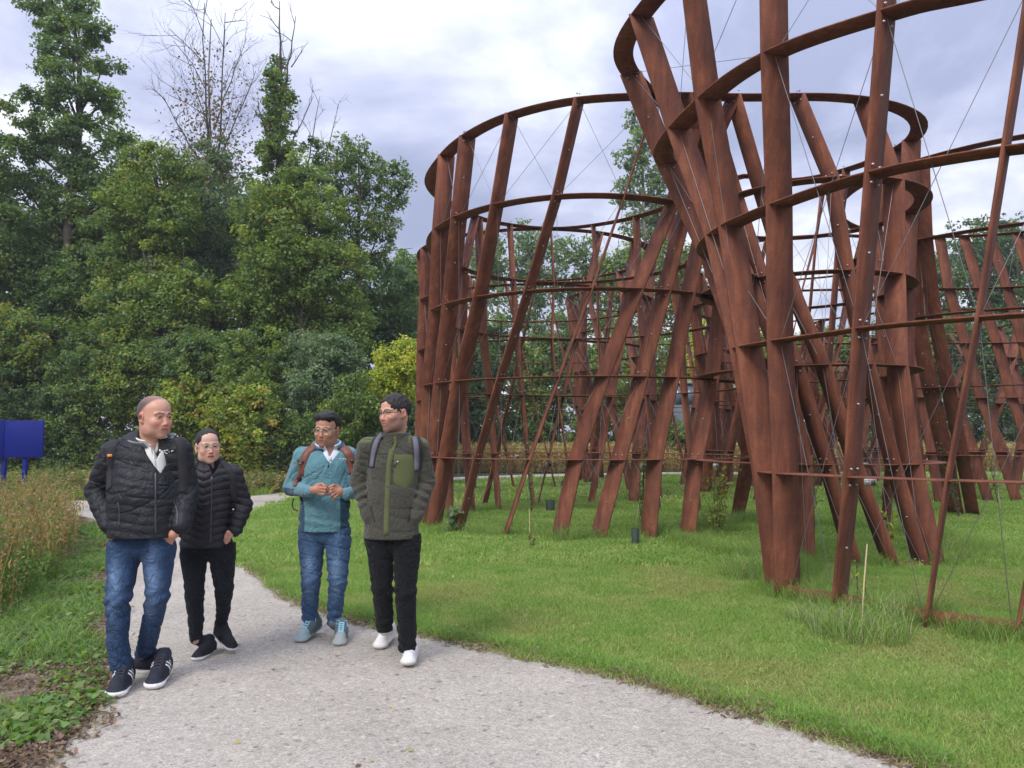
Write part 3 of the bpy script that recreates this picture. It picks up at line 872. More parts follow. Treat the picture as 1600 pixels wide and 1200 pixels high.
hedge = [
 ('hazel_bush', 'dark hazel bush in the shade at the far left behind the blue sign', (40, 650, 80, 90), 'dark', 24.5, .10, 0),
 ('hawthorn_bush', 'yellowing hawthorn bush above the blue sign', (25, 545, 52, 62), 'light', 24.0, .11, .10),
 ('hazel_bush', 'leafy hazel bush right of the blue sign behind the bald man', (125, 640, 62, 95), 'oak', 24.0, .10, .04),
 ('dogwood_bush', 'yellow green dogwood bush above the bald head', (205, 600, 60, 62), 'light', 23.5, .11, .06),
 ('dogwood_bush', 'bright dogwood bush between the bald man and the woman', (292, 665, 64, 78), 'bramble', 23.2, .12, .07),
 ('hazel_bush', 'dark green hazel bush above the woman in the puffer jacket', (300, 575, 72, 60), 'oak', 24.2, .11, .02),
 ('bramble_bush', 'bramble bush with red and orange leaves right of the woman', (385, 670, 62, 72), 'bramble', 22.8, .12, .10),
 ('hazel_bush', 'green hazel bush above the bramble with red leaves', (395, 580, 66, 66), 'light', 24.0, .11, .03),
 ('willow_bush', 'grey green willow bush above the man in teal', (500, 580, 70, 66), 'silver', 23.5, .10, .0),
 ('privet_bush', 'dense privet bush left of the man in teal', (450, 680, 52, 62), 'oak', 22.8, .09, .04),
 ('privet_bush', 'green privet bush between the two men on the right', (550, 665, 60, 80), 'light', 23.0, .10, .03),
 ('yellow_maple', 'bright yellow green maple bush beside the left edge of the large tower', (625, 590, 42, 62), 'yellow', 23.5, .11, .0),
 ('hazel_bush', 'low dark bush behind the bearded man', (645, 690, 46, 60), 'dark', 23.2, .10, .0),
]
for i, (nm_, lab, (cx, cy, rx, ry), pal, Y, lf, au) in enumerate(hedge):
    r_ = np.random.default_rng(500 + i)
    lobes = [(cx, cy, rx, ry)]
    for k in range(5):
        a = r_.uniform(0, 6.28)
        lobes.append((cx + math.cos(a) * rx * .55, cy + math.sin(a) * ry * .5, rx * .5, ry * .45))
    lobes.append((cx, 725, rx * .9, 26))
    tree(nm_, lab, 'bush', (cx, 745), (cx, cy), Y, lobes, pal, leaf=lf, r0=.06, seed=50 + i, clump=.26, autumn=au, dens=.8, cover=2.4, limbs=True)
# backing wood in the deep shade behind the first row
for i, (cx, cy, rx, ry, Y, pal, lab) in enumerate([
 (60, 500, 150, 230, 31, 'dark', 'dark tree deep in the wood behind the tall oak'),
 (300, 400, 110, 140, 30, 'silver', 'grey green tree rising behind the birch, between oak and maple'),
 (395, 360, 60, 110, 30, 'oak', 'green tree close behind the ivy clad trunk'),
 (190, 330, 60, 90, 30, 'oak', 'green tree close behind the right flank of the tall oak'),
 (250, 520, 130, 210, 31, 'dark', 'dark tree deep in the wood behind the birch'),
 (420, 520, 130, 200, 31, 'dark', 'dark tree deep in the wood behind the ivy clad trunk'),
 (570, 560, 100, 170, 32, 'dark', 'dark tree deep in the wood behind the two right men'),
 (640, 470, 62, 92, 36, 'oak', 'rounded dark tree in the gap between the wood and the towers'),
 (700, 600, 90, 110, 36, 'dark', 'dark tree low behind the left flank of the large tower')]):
    r_ = np.random.default_rng(900 + i)
    lobes = [(cx, cy, rx * .8, ry * .8)] + [(cx + r_.uniform(-.5, .5) * rx, cy + r_.uniform(-.6, .6) * ry, rx * .5, ry * .35) for _ in range(5)]
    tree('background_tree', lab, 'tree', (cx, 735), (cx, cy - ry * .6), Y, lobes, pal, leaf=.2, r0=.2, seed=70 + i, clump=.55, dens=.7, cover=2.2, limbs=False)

# ---------------------------------------------------------------- trees beyond the towers
tree('poplar_tree', 'tall slim poplar standing above the other trees behind the towers', 'tree', (1010, 700), (1000, 180), 46.0,
     [(995, 190, 20, 20), (1008, 225, 26, 26), (985, 250, 26, 22), (1020, 275, 30, 30), (990, 300, 32, 26), (1030, 330, 34, 32), (1000, 350, 32, 28), (1040, 385, 36, 36)],
     'poplar', leaf=.24, r0=.25, seed=20, clump=.45, dens=.75, cover=1.9, autumn=.02, bark='palebark')
tree('poplar_tree', 'yellowing poplar right of the tall slim poplar', 'tree', (1070, 700), (1065, 380), 44.0,
     [(1055, 410, 36, 36), (1085, 450, 36, 40), (1030, 460, 40, 44), (1060, 510, 50, 40)],
     'light', leaf=.22, r0=.2, seed=21, clump=.45, dens=.7, cover=1.9, autumn=.12, bark='palebark')
bk = [(760, 400, 44, 46, 'poplar', 'airy tree top above the second ring of the large tower'),
      (840, 400, 52, 52, 'poplar', 'airy round tree behind the middle of the large tower'),
      (910, 410, 46, 50, 'oak', 'round green tree left of the poplars'),
      (970, 430, 44, 60, 'light', 'light green tree under the tall poplar'),
      (700, 430, 30, 60, 'oak', 'green tree close behind the left flank of the large tower'),
      (1545, 380, 74, 60, 'dark', 'large dark round tree at the right edge'),
      (1590, 450, 60, 90, 'dark', 'dark tree cut by the right edge of the view'),
      (1480, 460, 52, 70, 'oak', 'green tree left of the large dark tree at the right edge'),
      (1400, 470, 46, 40, 'light', 'pale tree top low behind the narrow waisted tower')]
for i, (cx, cy, rx, ry, pal, lab) in enumerate(bk):
    r_ = np.random.default_rng(300 + i)
    lobes = [(cx, cy, rx * .8, ry * .8)] + [(cx + r_.uniform(-.7, .7) * rx, cy + r_.uniform(-.6, .9) * ry, rx * .45, ry * .4) for _ in range(6)] + [(cx, cy + ry * 1.4, rx, ry)]
    tree('background_tree', lab, 'tree', (cx, 700), (cx, cy - ry * .5), 42.0 + i % 3, lobes, pal, leaf=.22, r0=.22, seed=120 + i, clump=.5, dens=.55, cover=1.8, autumn=.02)
far = [(740, 560, 60, 'oak', 'left end of the hedge'), (800, 590, 60, 'light', 'behind the left third of the large tower'), (870, 575, 64, 'oak', 'behind the middle of the large tower'),
       (940, 590, 60, 'light', 'under the tall poplar'), (1010, 580, 64, 'light', 'under the yellowing poplar'), (1075, 590, 56, 'bramble', 'right of the poplars'),
       (1135, 560, 62, 'yellow', 'yellow, just left of the nearest tower'), (1200, 590, 60, 'light', 'behind the foot of the nearest tower'), (1280, 585, 66, 'light', 'behind the crossing fins'),
       (1350, 590, 60, 'oak', 'behind the narrow waisted tower'), (1420, 570, 62, 'light', 'right of the narrow waisted tower'), (1490, 570, 66, 'dark', 'dark, near the right edge'),
       (1565, 575, 70, 'dark', 'dark, at the right edge'), (1640, 570, 70, 'dark', 'mostly outside the right edge')]
for i, (cx, cy, rx, pal, lab) in enumerate(far):
    r_ = np.random.default_rng(700 + i)
    lobes = [(cx, cy, rx * .9, 60)] + [(cx + r_.uniform(-.6, .6) * rx, cy + r_.uniform(-50, 50), rx * .5, 34) for _ in range(5)] + [(cx, 655, rx, 36), (cx - rx * .4, 700, rx * .8, 24), (cx + rx * .4, 700, rx * .8, 24)]
    tree('hedge_tree', 'leafy hedge tree beyond the dry meadow, ' + lab, 'tree', (cx, 690), (cx, cy - 20), 38.0 + (i % 3) * .8, lobes, pal, leaf=.18, r0=.12, seed=200 + i, clump=.45, dens=.75, cover=2.2, autumn=.05, limbs=False)
print('leaf quads', TREE_COUNT[0])
# ================================================================== grass and plants
def blade_patch(name, radius, n, h, w, rng, lean=.5, cols=((.10, .20, .03), (.14, .24, .04), (.075, .155, .03)), dry=.08, drycol=(.34, .30, .13), seg=2):
    a = rng.uniform(0, 6.283, n); r = radius * np.sqrt(rng.uniform(size=n))
    base = np.stack([r * np.cos(a), r * np.sin(a), np.zeros(n)], 1)
    hh = h * rng.uniform(.55, 1.25, n)[:, None]
    dr = rng.uniform(0, 6.283, n); ln = rng.uniform(.15, lean, n)
    d = np.stack([np.cos(dr) * ln, np.sin(dr) * ln, np.ones(n)], 1)
    wa = rng.uniform(0, 6.283, n); wv = np.stack([np.cos(wa), np.sin(wa), np.zeros(n)], 1) * w / 2
    bend = np.stack([np.cos(dr), np.sin(dr), -np.ones(n) * .35], 1) * ln[:, None] * .7
    b0, b1 = base - wv, base + wv
    m = base + d * hh * .55
    m0, m1 = m - wv * .75, m + wv * .75
    tp = base + d * hh + bend * hh
    V_ = np.stack([b0, b1, m1, m0, tp], 1).reshape(-1, 3)
    i = np.arange(n) * 5
    F1 = np.stack([i, i + 1, i + 2, i + 3], 1); 
    c = np.array(cols)[rng.integers(0, len(cols), n)] * rng.uniform(.75, 1.3, (n, 1))
    k = rng.uniform(size=n) < dry
    c[k] = np.array(drycol) * rng.uniform(.6, 1.2, (k.sum(), 1))
    col = np.repeat(c, 5, axis=0)
    F2 = np.stack([i + 3, i + 2, i + 4], 1)
    me = bpy.data.meshes.new(name)
    nf = 2 * n
    me.vertices.add(len(V_)); me.vertices.foreach_set('co', V_.astype(np.float32).ravel())
    lv = np.concatenate([F1.ravel(), F2.ravel()]).astype(np.int32)
    me.loops.add(len(lv)); me.loops.foreach_set('vertex_index', lv)
    me.polygons.add(nf)
    ls = np.concatenate([np.arange(n) * 4, 4 * n + np.arange(n) * 3]).astype(np.int32)
    me.polygons.foreach_set('loop_start', ls)
    at = me.color_attributes.new('Col', 'FLOAT_COLOR', 'POINT')
    cc = np.ones((len(V_), 4), np.float32); cc[:, :3] = col
    at.data.foreach_set('color', cc.ravel())
    me.update(calc_edges=True); me.validate()
    return me
def scatter(name, pts, sources, mat_, label, seed=0, smin=.8, smax=1.25, cat=None):
    """one stuff object: patches instanced on a cloud of points by geometry nodes"""
    me = bpy.data.meshes.new(name)
    me.vertices.add(len(pts)); me.vertices.foreach_set('co', np.asarray(pts, np.float32).ravel())
    me.update()
    o = put(name, me)
    me.materials.append(mat_)
    tag(o, label, cat, kind='stuff')
    ng = bpy.data.node_groups.new(name, 'GeometryNodeTree')
    ng.interface.new_socket('Geometry', in_out='INPUT', socket_type='NodeSocketGeometry')
    ng.interface.new_socket('Geometry', in_out='OUTPUT', socket_type='NodeSocketGeometry')
    gi = ng.nodes.new('NodeGroupInput'); go = ng.nodes.new('NodeGroupOutput')
    g2i = ng.nodes.new('GeometryNodeGeometryToInstance')
    for src in sources:
        src.materials.clear(); src.materials.append(mat_)
        so = bpy.data.objects.new(name + '_tuft', src)
        oi = ng.nodes.new('GeometryNodeObjectInfo'); oi.inputs['Object'].default_value = so
        ng.links.new(oi.outputs['Geometry'], g2i.inputs[0])
    iop = ng.nodes.new('GeometryNodeInstanceOnPoints')
    iop.inputs['Pick Instance'].default_value = True
    ri = ng.nodes.new('FunctionNodeRandomValue'); ri.data_type = 'INT'
    ri.inputs[4].default_value = 0; ri.inputs[5].default_value = len(sources) - 1; ri.inputs['Seed'].default_value = seed
    rr_ = ng.nodes.new('FunctionNodeRandomValue'); rr_.data_type = 'FLOAT_VECTOR'
    rr_.inputs[0].default_value = (0, 0, 0); rr_.inputs[1].default_value = (0.08, 0.08, 6.283); rr_.inputs['Seed'].default_value = seed + 1
    rs = ng.nodes.new('FunctionNodeRandomValue'); rs.data_type = 'FLOAT'
    rs.inputs[2].default_value = smin; rs.inputs[3].default_value = smax; rs.inputs['Seed'].default_value = seed + 2
    ng.links.new(gi.outputs[0], iop.inputs['Points']); ng.links.new(g2i.outputs[0], iop.inputs['Instance'])
    ng.links.new(ri.outputs[2], iop.inputs['Instance Index'])
    ng.links.new(rr_.outputs[0], iop.inputs['Rotation']); ng.links.new(rs.outputs[1], iop.inputs['Scale'])
    ng.links.new(iop.outputs[0], go.inputs[0])
    md = o.modifiers.new('scatter', 'NODES'); md.node_group = ng
    return o
rg = np.random.default_rng(5)
def pts_in(poly, n, x0, x1, y0, y1, z=0.004, rng=rg, margin=70):
    x = rng.uniform(x0, x1, n); y = rng.uniform(y0, y1, n)
    k = inside(poly, x, y) & in_view(x, y, 0, margin)
    return np.stack([x[k], y[k], np.full(k.sum(), z)], 1)
def nz(p, s, o=0):
    return np.array([mnoise.noise(Vector((a[0] * s + o, a[1] * s, 0))) for a in p])
GA = ((.29, .41, .10), (.35, .45, .14), (.22, .34, .08), (.42, .45, .19))
GB = ((.18, .33, .055), (.24, .37, .075), (.14, .27, .055))
near_src = [blade_patch('tuft', .16, 260, .042, .0035, rg, .9, GA, .10), blade_patch('tuft', .16, 260, .036, .0035, rg, .9, GA, .16), blade_patch('tuft', .16, 240, .05, .0035, rg, .8, GB, .04), blade_patch('tuft', .16, 240, .034, .0035, rg, .9, GA, .26)]
mid_src = [blade_patch('tuft', .4, 420, .06, .008, rg, .8, GB, .05), blade_patch('tuft', .4, 420, .055, .008, rg, .8, GA, .08)]
far_src = [blade_patch('tuft', .9, 420, .07, .02, rg, .8, GB, .04), blade_patch('tuft', .9, 420, .07, .02, rg, .8, GA, .08)]
GY = ((.34, .40, .13), (.40, .42, .17), (.27, .34, .09), (.22, .32, .07))
dry_src = [blade_patch('tuft', .16, 250, .036, .0035, rg, 1.0, GY, .3), blade_patch('tuft', .16, 250, .032, .0035, rg, 1.0, GY, .18)]
gp = pts_in(lawn_poly, 17000, -4, 9, 2.6, 9.5)
nv = nz(gp, .9, 7) + .5 * nz(gp, 2.7, 3) + rg.normal(0, .12, len(gp)) + np.interp(gp[:, 1], [3, 7], [.12, -.2])
scatter('grass', gp[nv > .02], dry_src, M['grassblade'], 'yellowish thinner patches of mown grass on the lawn', 4)
scatter('grass', gp[nv <= .02], near_src, M['grassblade'], 'short mown green grass on the lawn beside the pale path', 1)
scatter('grass', pts_in(lawn_poly, 9000, -6, 14, 9.2, 18), mid_src, M['grassblade'], 'green grass growing under the rusted steel towers', 2)
scatter('grass', pts_in(lawn_poly, 4500, -8, 26, 17.5, 31), far_src, M['grassblade'], 'far green grass along the bend of the path', 3)
# longer grass left standing along the feet of the steel
long_src = [blade_patch('tuft', .22, 130, .24, .0042, rg, .75, GB + ((.16, .22, .09),), .12), blade_patch('tuft', .2, 110, .17, .004, rg, .9, GB, .10)]
pl = []
for T_, dn in ((TA, 1.0), (TB, 1.6), (TC, 1.0)):
    q, nm = T_.lv[0]
    for i in range(len(q)):
        for _ in range(2):
            if rg.uniform() < .42 * dn:
                p = q[i] + nm[i] * rg.normal(0, .12)
                pl.append((p[0], p[1], .004))
pl = np.array(pl)
scatter('long_grass', pl, long_src, M['grassblade'], 'longer uncut grass around the steel feet', 6, .5, 1.05)
# grass lip hanging over the edge of the path
lip = []
E = smooth_poly(inner, 10, closed=False)
for p in E:
    if p[1] > 14: continue
    for _ in range(3):
        lip.append((p[0] + rg.normal(.05, .05), p[1] + rg.normal(.05, .05), .004))
lip_src = [blade_patch('tuft', .09, 80, .055, .0036, rg, 1.2, GB, .12)]
scatter('grass', np.array(lip), lip_src, M['grassblade'], 'ragged grass fringe along the path edge', 8, .7, 1.4)

# ---------------- verge on the left: nettles, ground ivy, litter, dry weeds
def leafy_patch(name, n, r, h, ls, cols, rng, asp=.55, up=.9, dome=True):
    a = rng.uniform(0, 6.283, n); q = np.sqrt(rng.uniform(size=n)); rr2 = r * q
    z = h * rng.uniform(.15, 1.0, n) * ((1 - q * .8) if dome else 1)
    pos = np.stack([rr2 * np.cos(a), rr2 * np.sin(a), z], 1)
    nr = rng.normal(size=(n, 3)) * .5 + np.array([0, 0, up]); nr /= np.linalg.norm(nr, axis=1)[:, None]
    V_, F_ = leaf_quads(pos, nr, ls, asp, rng)
    c = np.array(cols)[rng.integers(0, len(cols), n)] * rng.uniform(.7, 1.3, (n, 1))
    return np_mesh(name, V_, F_, col=np.repeat(c, 4, axis=0))
GREENW = ((.15, .27, .07), (.20, .31, .09), (.11, .20, .06), (.22, .28, .10))
w_src = [leafy_patch('tuft', 90, .17, .10, .05, GREENW, rg), leafy_patch('tuft', 120, .2, .07, .035, GREENW, rg, .7), blade_patch('tuft', .16, 70, .12, .007, rg, 1.2, GREENW, .1)]
def vpts(n, x0, x1, y0, y1, wt=None, z=.016):
    p = pts_in(verge_poly, n, x0, x1, y0, y1, z)
    if wt is not None: p = p[rg.uniform(size=len(p)) < wt(p)]
    return p
vp = vpts(6500, -7, -1.4, 2.6, 14, lambda p: np.clip(.66 + 1.7 * nz(p, 1.5) + .8 * nz(p, 5, 9) - .35 * (p[:, 1] < 4.6), 0, 1))
scatter('weeds', vp, w_src, M['leaf'], 'low green weeds on the verge left of the path', 11, .6, 1.3)
LIT = ((.26, .19, .14), (.18, .12, .09), (.32, .25, .18), (.22, .13, .11), (.14, .10, .08))
l_src = [blade_patch('tuft', .16, 90, .02, .006, rg, 4.5, LIT, 0), leafy_patch('tuft', 90, .17, .03, .034, LIT, rg, .5, 1.2, False)]
lp = vpts(4200, -6, -1.2, 2.4, 13)
# some litter spills onto the gravel
sp_ = []
for p in smooth_poly([G(*p) for p in left_px[2:]], 14, closed=False):
    for _ in range(3):
        sp_.append((p[0] + abs(rg.normal(0, .12)) - .02, p[1] + rg.normal(0, .08), .014))
for p in E:
    if p[1] < 13:
        sp_.append((p[0] - abs(rg.normal(0, .03)), p[1] - abs(rg.normal(.0, .03)), .012))
scatter('leaf_litter', np.vstack([lp, np.array(sp_)]), l_src, M['leaf'], 'brown leaf litter and dead stalks strewn on the verge', 13, .5, 1.1)
# dry weeds
DRY = ((.30, .23, .12), (.40, .31, .17), (.24, .14, .08), (.27, .12, .07), (.16, .19, .07), (.12, .17, .06), (.34, .20, .12))
def stalk_patch(n, r, h, rng, cols, leafy=6, ls=.045):
    parts_v, parts_f, cc = [], [], []
    off = 0
    for i in range(n):
        a = rng.uniform(0, 6.283); q = r * math.sqrt(rng.uniform())
        b = np.array([q * math.cos(a), q * math.sin(a), 0]); hh = h * rng.uniform(.6, 1.2)
        t = b + np.array([rng.normal(0, .12 * hh), rng.normal(0, .12 * hh), hh])
        w = .004; s = np.array([math.cos(a * 3), math.sin(a * 3), 0]) * w
        v = np.array([b - s, b + s, t + s * .3, t - s * .3]); parts_v.append(v); parts_f.append(np.array([[0, 1, 2, 3]]) + off); off += 4
        c = np.array(cols[rng.integers(0, len(cols))]) * rng.uniform(.8, 1.2)
        cc.append(np.repeat(c[None], 4, 0))
        m = leafy + rng.integers(0, 5)
        u = rng.uniform(.25, 1.02, m)[:, None]
        pos = b + (t - b) * u + rng.normal(0, .03, (m, 3))
        nr = rng.normal(size=(m, 3)); nr /= np.linalg.norm(nr, axis=1)[:, None]
        v, f = leaf_quads(pos, nr, ls, .45, rng)
        parts_v.append(v); parts_f.append(f + off); off += len(v)
        cl = c * rng.uniform(.7, 1.3, (m, 1)); cc.append(np.repeat(cl, 4, 0))
    return np_mesh('tuft', np.concatenate(parts_v), np.concatenate(parts_f), col=np.concatenate(cc))
d_src = [stalk_patch(22, .18, .72, rg, DRY, 9), stalk_patch(22, .18, .6, rg, DRY, 11), stalk_patch(16, .2, .66, rg, DRY[:3], 8), stalk_patch(16, .18, .62, rg, ((.12, .20, .05), (.10, .16, .05), (.2, .22, .08)), 16)]
def dwt(p):
    # the dense dry stand keeps to the left of a line running away from the camera
    edge = np.interp(p[:, 1], [3.5, 5, 6.5, 8, 9.5, 11, 13.5], [-3.6, -3.85, -4.25, -4.75, -5.45, -6.3, -7.9])
    return np.clip((edge - p[:, 0]) / .25 + .2 * rg.normal(size=len(p)), 0, 1)
dp = vpts(9000, -14, -2.6, 3.2, 14.0, dwt)
scatter('dry_weeds', dp, d_src, M['leaf'], 'tall dry straw coloured weeds with reddish seed heads', 17, .55, 1.1)
gw = vpts(2500, -14, -2.6, 3.2, 14, dwt)
scatter('weeds', gw, [stalk_patch(14, .16, .5, rg, GREENW, 14, .05)], M['leaf'], 'green weeds growing among the dry stalks', 19, .5, 1.0)
# rough strip at the foot of the wood
rp = []
for _ in range(2600):
    x = rg.uniform(-14, 1.0); y = rg.uniform(19.6, 23.5)
    rp.append((x, y, 0.0))
rp = np.array(rp)
edge_far = [G(*p) for p in far_edge_px]
kk = ~inside(path_poly, rp[:, 0], rp[:, 1]) & ~inside(lawn_poly, rp[:, 0], rp[:, 1])
rsrc = [stalk_patch(20, .3, .5, rg, DRY[:2] + ((.12, .18, .05), (.14, .2, .06)), 8, .08), blade_patch('tuft', .4, 160, .22, .014, rg, .9, GB, .3)]
scatter('rough_grass', rp[kk], rsrc, M['leaf'], 'rough grass and tall weeds along the foot of the wood', 23, .6, 1.2)
# dry meadow beyond the far path
mp_ = np.stack([rg.uniform(-4, 34, 9000), 33.3 + 9 * rg.uniform(size=9000) ** 1.6, np.zeros(9000)], 1)
mp_ = mp_[in_view(mp_[:, 0], mp_[:, 1], 0, 30)]
MDC = ((.44, .34, .14), (.50, .40, .19), (.36, .27, .11), (.26, .16, .07))
scatter('dry_meadow', mp_, [stalk_patch(26, .35, .95, rg, MDC, 5, .09), stalk_patch(26, .35, .8, rg, MDC, 5, .09)], M['leaf'], 'golden dry meadow grass beyond the far path', 29, .7, 1.2)

# fallen leaves on lawn and path
n = 240
x = rg.uniform(-4, 8, n); y = rg.uniform(3.2, 12, n)
k = in_view(x, y)
pos = np.stack([x[k], y[k], np.where(inside(lawn_poly, x[k], y[k]), .045, .018)], 1)
nr = rg.normal(size=pos.shape) * .35 + np.array([0, 0, 1.0]); nr /= np.linalg.norm(nr, axis=1)[:, None]
v, f = leaf_quads(pos, nr, .035, .6, rg)
lc = np.array([(.42, .36, .18), (.20, .11, .06), (.12, .08, .05), (.5, .46, .3)])[rg.integers(0, 4, len(pos))]
o = put('fallen_leaves', np_mesh('fallen_leaves', v, f, col=np.repeat(lc, 4, 0)), M['leaf']); tag(o, 'fallen leaves lying scattered on lawn and path', kind='stuff')

# ---------------- single plants at the steel feet
M['bamboo'] = simple('bamboo cane', (.55, .45, .25), .6)
M['plasticguard'] = simple('dark green mesh guard', (.018, .035, .025), .7)
def cane(px, py, top, Y, label, group=None):
    a = G(px, py); b = P(top[0], top[1], a.y + .05)
    v, f = tube([a - Vector((0, 0, .1)), (a + b) / 2, b], [.007, .007, .006], 6)
    me = np_mesh('plant_cane', v - np.array(a), f)
    o = put('plant_cane', me, M['bamboo'], loc=a); tag(o, label, 'cane', group or 'bamboo canes holding young climbers')
    return a
def plant(name, label, cat, px, py, h_px, w_px, pal, n, ls, asp=.6, seed=0, lean=0, droop=0, z0=.03):
    rng = np.random.default_rng(4000 + seed)
    a = G(px, py); s = a.y / FPX
    h = h_px * s; w = w_px * s
    root = empty(name, a, label, cat)
    # stems
    parts = []; pos = []
    ns = max(3, n // 40)
    for i in range(ns):
        e = np.array([rng.normal(lean * s, w * .35), rng.normal(0, w * .35), h * rng.uniform(.6, 1.0)])
        parts.append(crooked((0, 0, -.02), e, .006, .002, rng, 5, .12))
        m = n // ns
        u = rng.uniform(.08, 1, m)[:, None]
        pos.append(e * u + rng.normal(0, w * .14, (m, 3)))
    v, f = join(parts)
    put('stems', np_mesh('stems', v + np.array(a), f), M['bark'], root)
    pos = np.concatenate(pos); pos[:, 2] = np.maximum(pos[:, 2], z0)
    nr = rng.normal(size=pos.shape) * .7 + np.array([0, -.2, .5]); nr /= np.linalg.norm(nr, axis=1)[:, None]
    v, f = leaf_quads(pos, nr, ls, asp, rng)
    put('leaves', np_mesh('leaves', v + np.array(a), f, col=leaf_cols(pal, len(pos), 1, rng, .08)), M['leaf'], root)
    return root
plant('young_shrub', 'loose young shrub with yellow leaves inside the large tower, left of the nearest tower', 'shrub', 1122, 838, 120, 44, 'bramble', 460, .055, seed=1)
plant('climbing_plant', 'climber winding up a leaning fin with yellow flowers near its foot', 'climber', 1004, 838, 190, 16, 'light', 240, .05, seed=2, lean=6)
plant('low_plant', 'low broad leaved blue green plant beside the bearded man', 'plant', 702, 836, 40, 28, 'silver', 90, .12, .8, seed=3)
plant('climbing_plant', 'thin climber on the back fin beside the small red flower', 'climber', 830, 805, 130, 12, 'oak', 130, .05, seed=4)
plant('climbing_plant', 'climber with small pale leaves on the narrow waisted tower, right side', 'climber', 1500, 812, 240, 18, 'light', 260, .05, seed=5, lean=-30)
plant('climbing_plant', 'small climber with broad yellow green leaves between the crossing fins', 'climber', 1394, 850, 60, 16, 'yellow', 40, .085, .8, seed=6)
plant('young_climber', 'young climber with yellow leaf tied to the nearest cane', 'climber', 1346, 960, 80, 12, 'yellow', 22, .05, .7, seed=7)
plant('climbing_plant', 'climber rising behind the near fins with small green leaves', 'climber', 1270, 850, 220, 14, 'light', 160, .045, seed=8)
plant('low_plant', 'dark low shrub half hidden in long grass left of the nearest tower', 'plant', 1010, 800, 40, 28, 'silver', 160, .05, seed=9)
plant('climbing_plant', 'leafy climber on a far fin at the right edge', 'climber', 1560, 790, 150, 10, 'oak', 120, .06, seed=10, lean=-20)
cane(1345, 975, (1355, 850), 0, 'pale bamboo cane before the nearest tower with a yellow leaf tied on')
cane(828, 842, (827, 795), 0, 'bamboo cane inside the large tower above the small red flower')
cane(852, 795, (840, 748), 0, 'pale tilted bamboo cane inside the left half of the large tower')
cane(992, 828, (999, 782), 0, 'bamboo cane next to the dark guard, right half of the large tower')
cane(1462, 862, (1437, 822), 0, 'white tilted cane at the foot of the narrow waisted tower')
cane(1565, 800, (1555, 745), 0, 'bamboo cane near the right edge on the far grass')
def guard(px, py, w, label):
    a = G(px, py); r = w * a.y / FPX / 2
    v, f = [], []
    for k in range(12):
        an = k * math.pi / 6
        for z, q in ((0, 1), (.26, 1.04), (.26, .97), (.02, .93)):
            v.append((r * q * math.cos(an) * 1.1, r * q * math.sin(an) * .9, z))
    for k in range(12):
        k2 = (k + 1) % 12
        for e in range(3):
            f.append((4 * k + e, 4 * k2 + e, 4 * k2 + e + 1, 4 * k + e + 1))
    o = put('plant_guard', np_mesh('plant_guard', np.array(v), f), M['plasticguard'], loc=a)
    tag(o, label, 'plant guard', 'dark guards round young plants')
guard(860, 802, 12, 'dark plant guard in the grass under the middle of the large tower')
guard(993, 856, 11, 'dark plant guard nearest the path, beside a bamboo cane')
guard(882, 765, 9, 'small distant dark plant guard behind the large tower')
plant('red_flower', 'small plant with a red flower in the grass under the large tower', 'flower', 832, 860, 26, 8, 'rusty', 30, .04, seed=12)
# tall tufts with arching pale stems
def tall_tuft(px, py, h, r, n, label, seed, dry=.25):
    rng = np.random.default_rng(6000 + seed)
    a = G(px, py)
    me = blade_patch('tall_grass_tuft', r, n, h, .005, rng, .75, GB + ((.15, .2, .1),), dry, (.42, .40, .22))
    o = put('tall_grass_tuft', me, M['grassblade'], loc=(a.x, a.y, 0)); tag(o, label, 'grass tuft', 'tall grass tufts at the tower feet')
tall_tuft(1345, 1000, .28, .34, 700, 'largest tall grass tuft around the nearest cane', 1)
tall_tuft(1275, 975, .16, .24, 400, 'tall grass tuft at the wide nearest fin', 2)
tall_tuft(1180, 905, .28, .34, 900, 'bushy grass tuft left of the wide nearest fin', 3)
tall_tuft(1470, 868, .32, .3, 380, 'tall grass tuft with pale stems at the narrow waisted tower', 4)
tall_tuft(1116, 832, .4, .3, 380, 'grass tuft around the loose young shrub', 5)
tall_tuft(1020, 840, .34, .28, 320, 'pale grass tuft right of the dark guard', 6)
tall_tuft(884, 848, .3, .2, 240, 'grass tuft at the foot of a leaning fin, middle of the large tower', 7)
tall_tuft(1400, 975, .3, .25, 350, 'grass tuft between the nearest cane and the thin edge on fin', 8)

# ---------------- blue sign
M['blue'] = simple('blue painted steel', (.001, .010, .17), .6, spec=.25)
def box(x0, x1, y0, y1, z0, z1):
    v = [(x0, y0, z0), (x1, y0, z0), (x1, y1, z0), (x0, y1, z0), (x0, y0, z1), (x1, y0, z1), (x1, y1, z1), (x0, y1, z1)]
    f = [(0, 3, 2, 1), (4, 5, 6, 7), (0, 1, 5, 4), (1, 2, 6, 5), (2, 3, 7, 6), (3, 0, 4, 7)]
    return v, f
def bev(o, w=.004, s=2):
    m = o.modifiers.new('bevel', 'BEVEL'); m.width = w; m.segments = s; m.limit_method = 'ANGLE'
    return o
Ys = 14.5
a = P(66, 715, Ys); b_ = P(8, 657, Ys)
sx0, sx1, sz0, sz1 = b_.x, a.x, a.z, b_.z
sg = empty('blue_sign', ((sx0 + sx1) / 2, Ys, 0), 'blank blue sign board on two blue posts at the left edge above the weeds', 'sign')
v, f = box(sx0, sx1, Ys, Ys + .03, sz0, sz1); bev(put('panel', np_mesh('panel', v, f), M['blue'], sg))
v, f = box(sx0 - .03 - .75, sx0 - .006, Ys, Ys + .03, sz0 - .02, sz1 + .01)
va = np.array(v); va[:, 1] += (sx0 - va[:, 0]) * -.45
bev(put('panel', np_mesh('panel', va, f), M['blue'], sg))
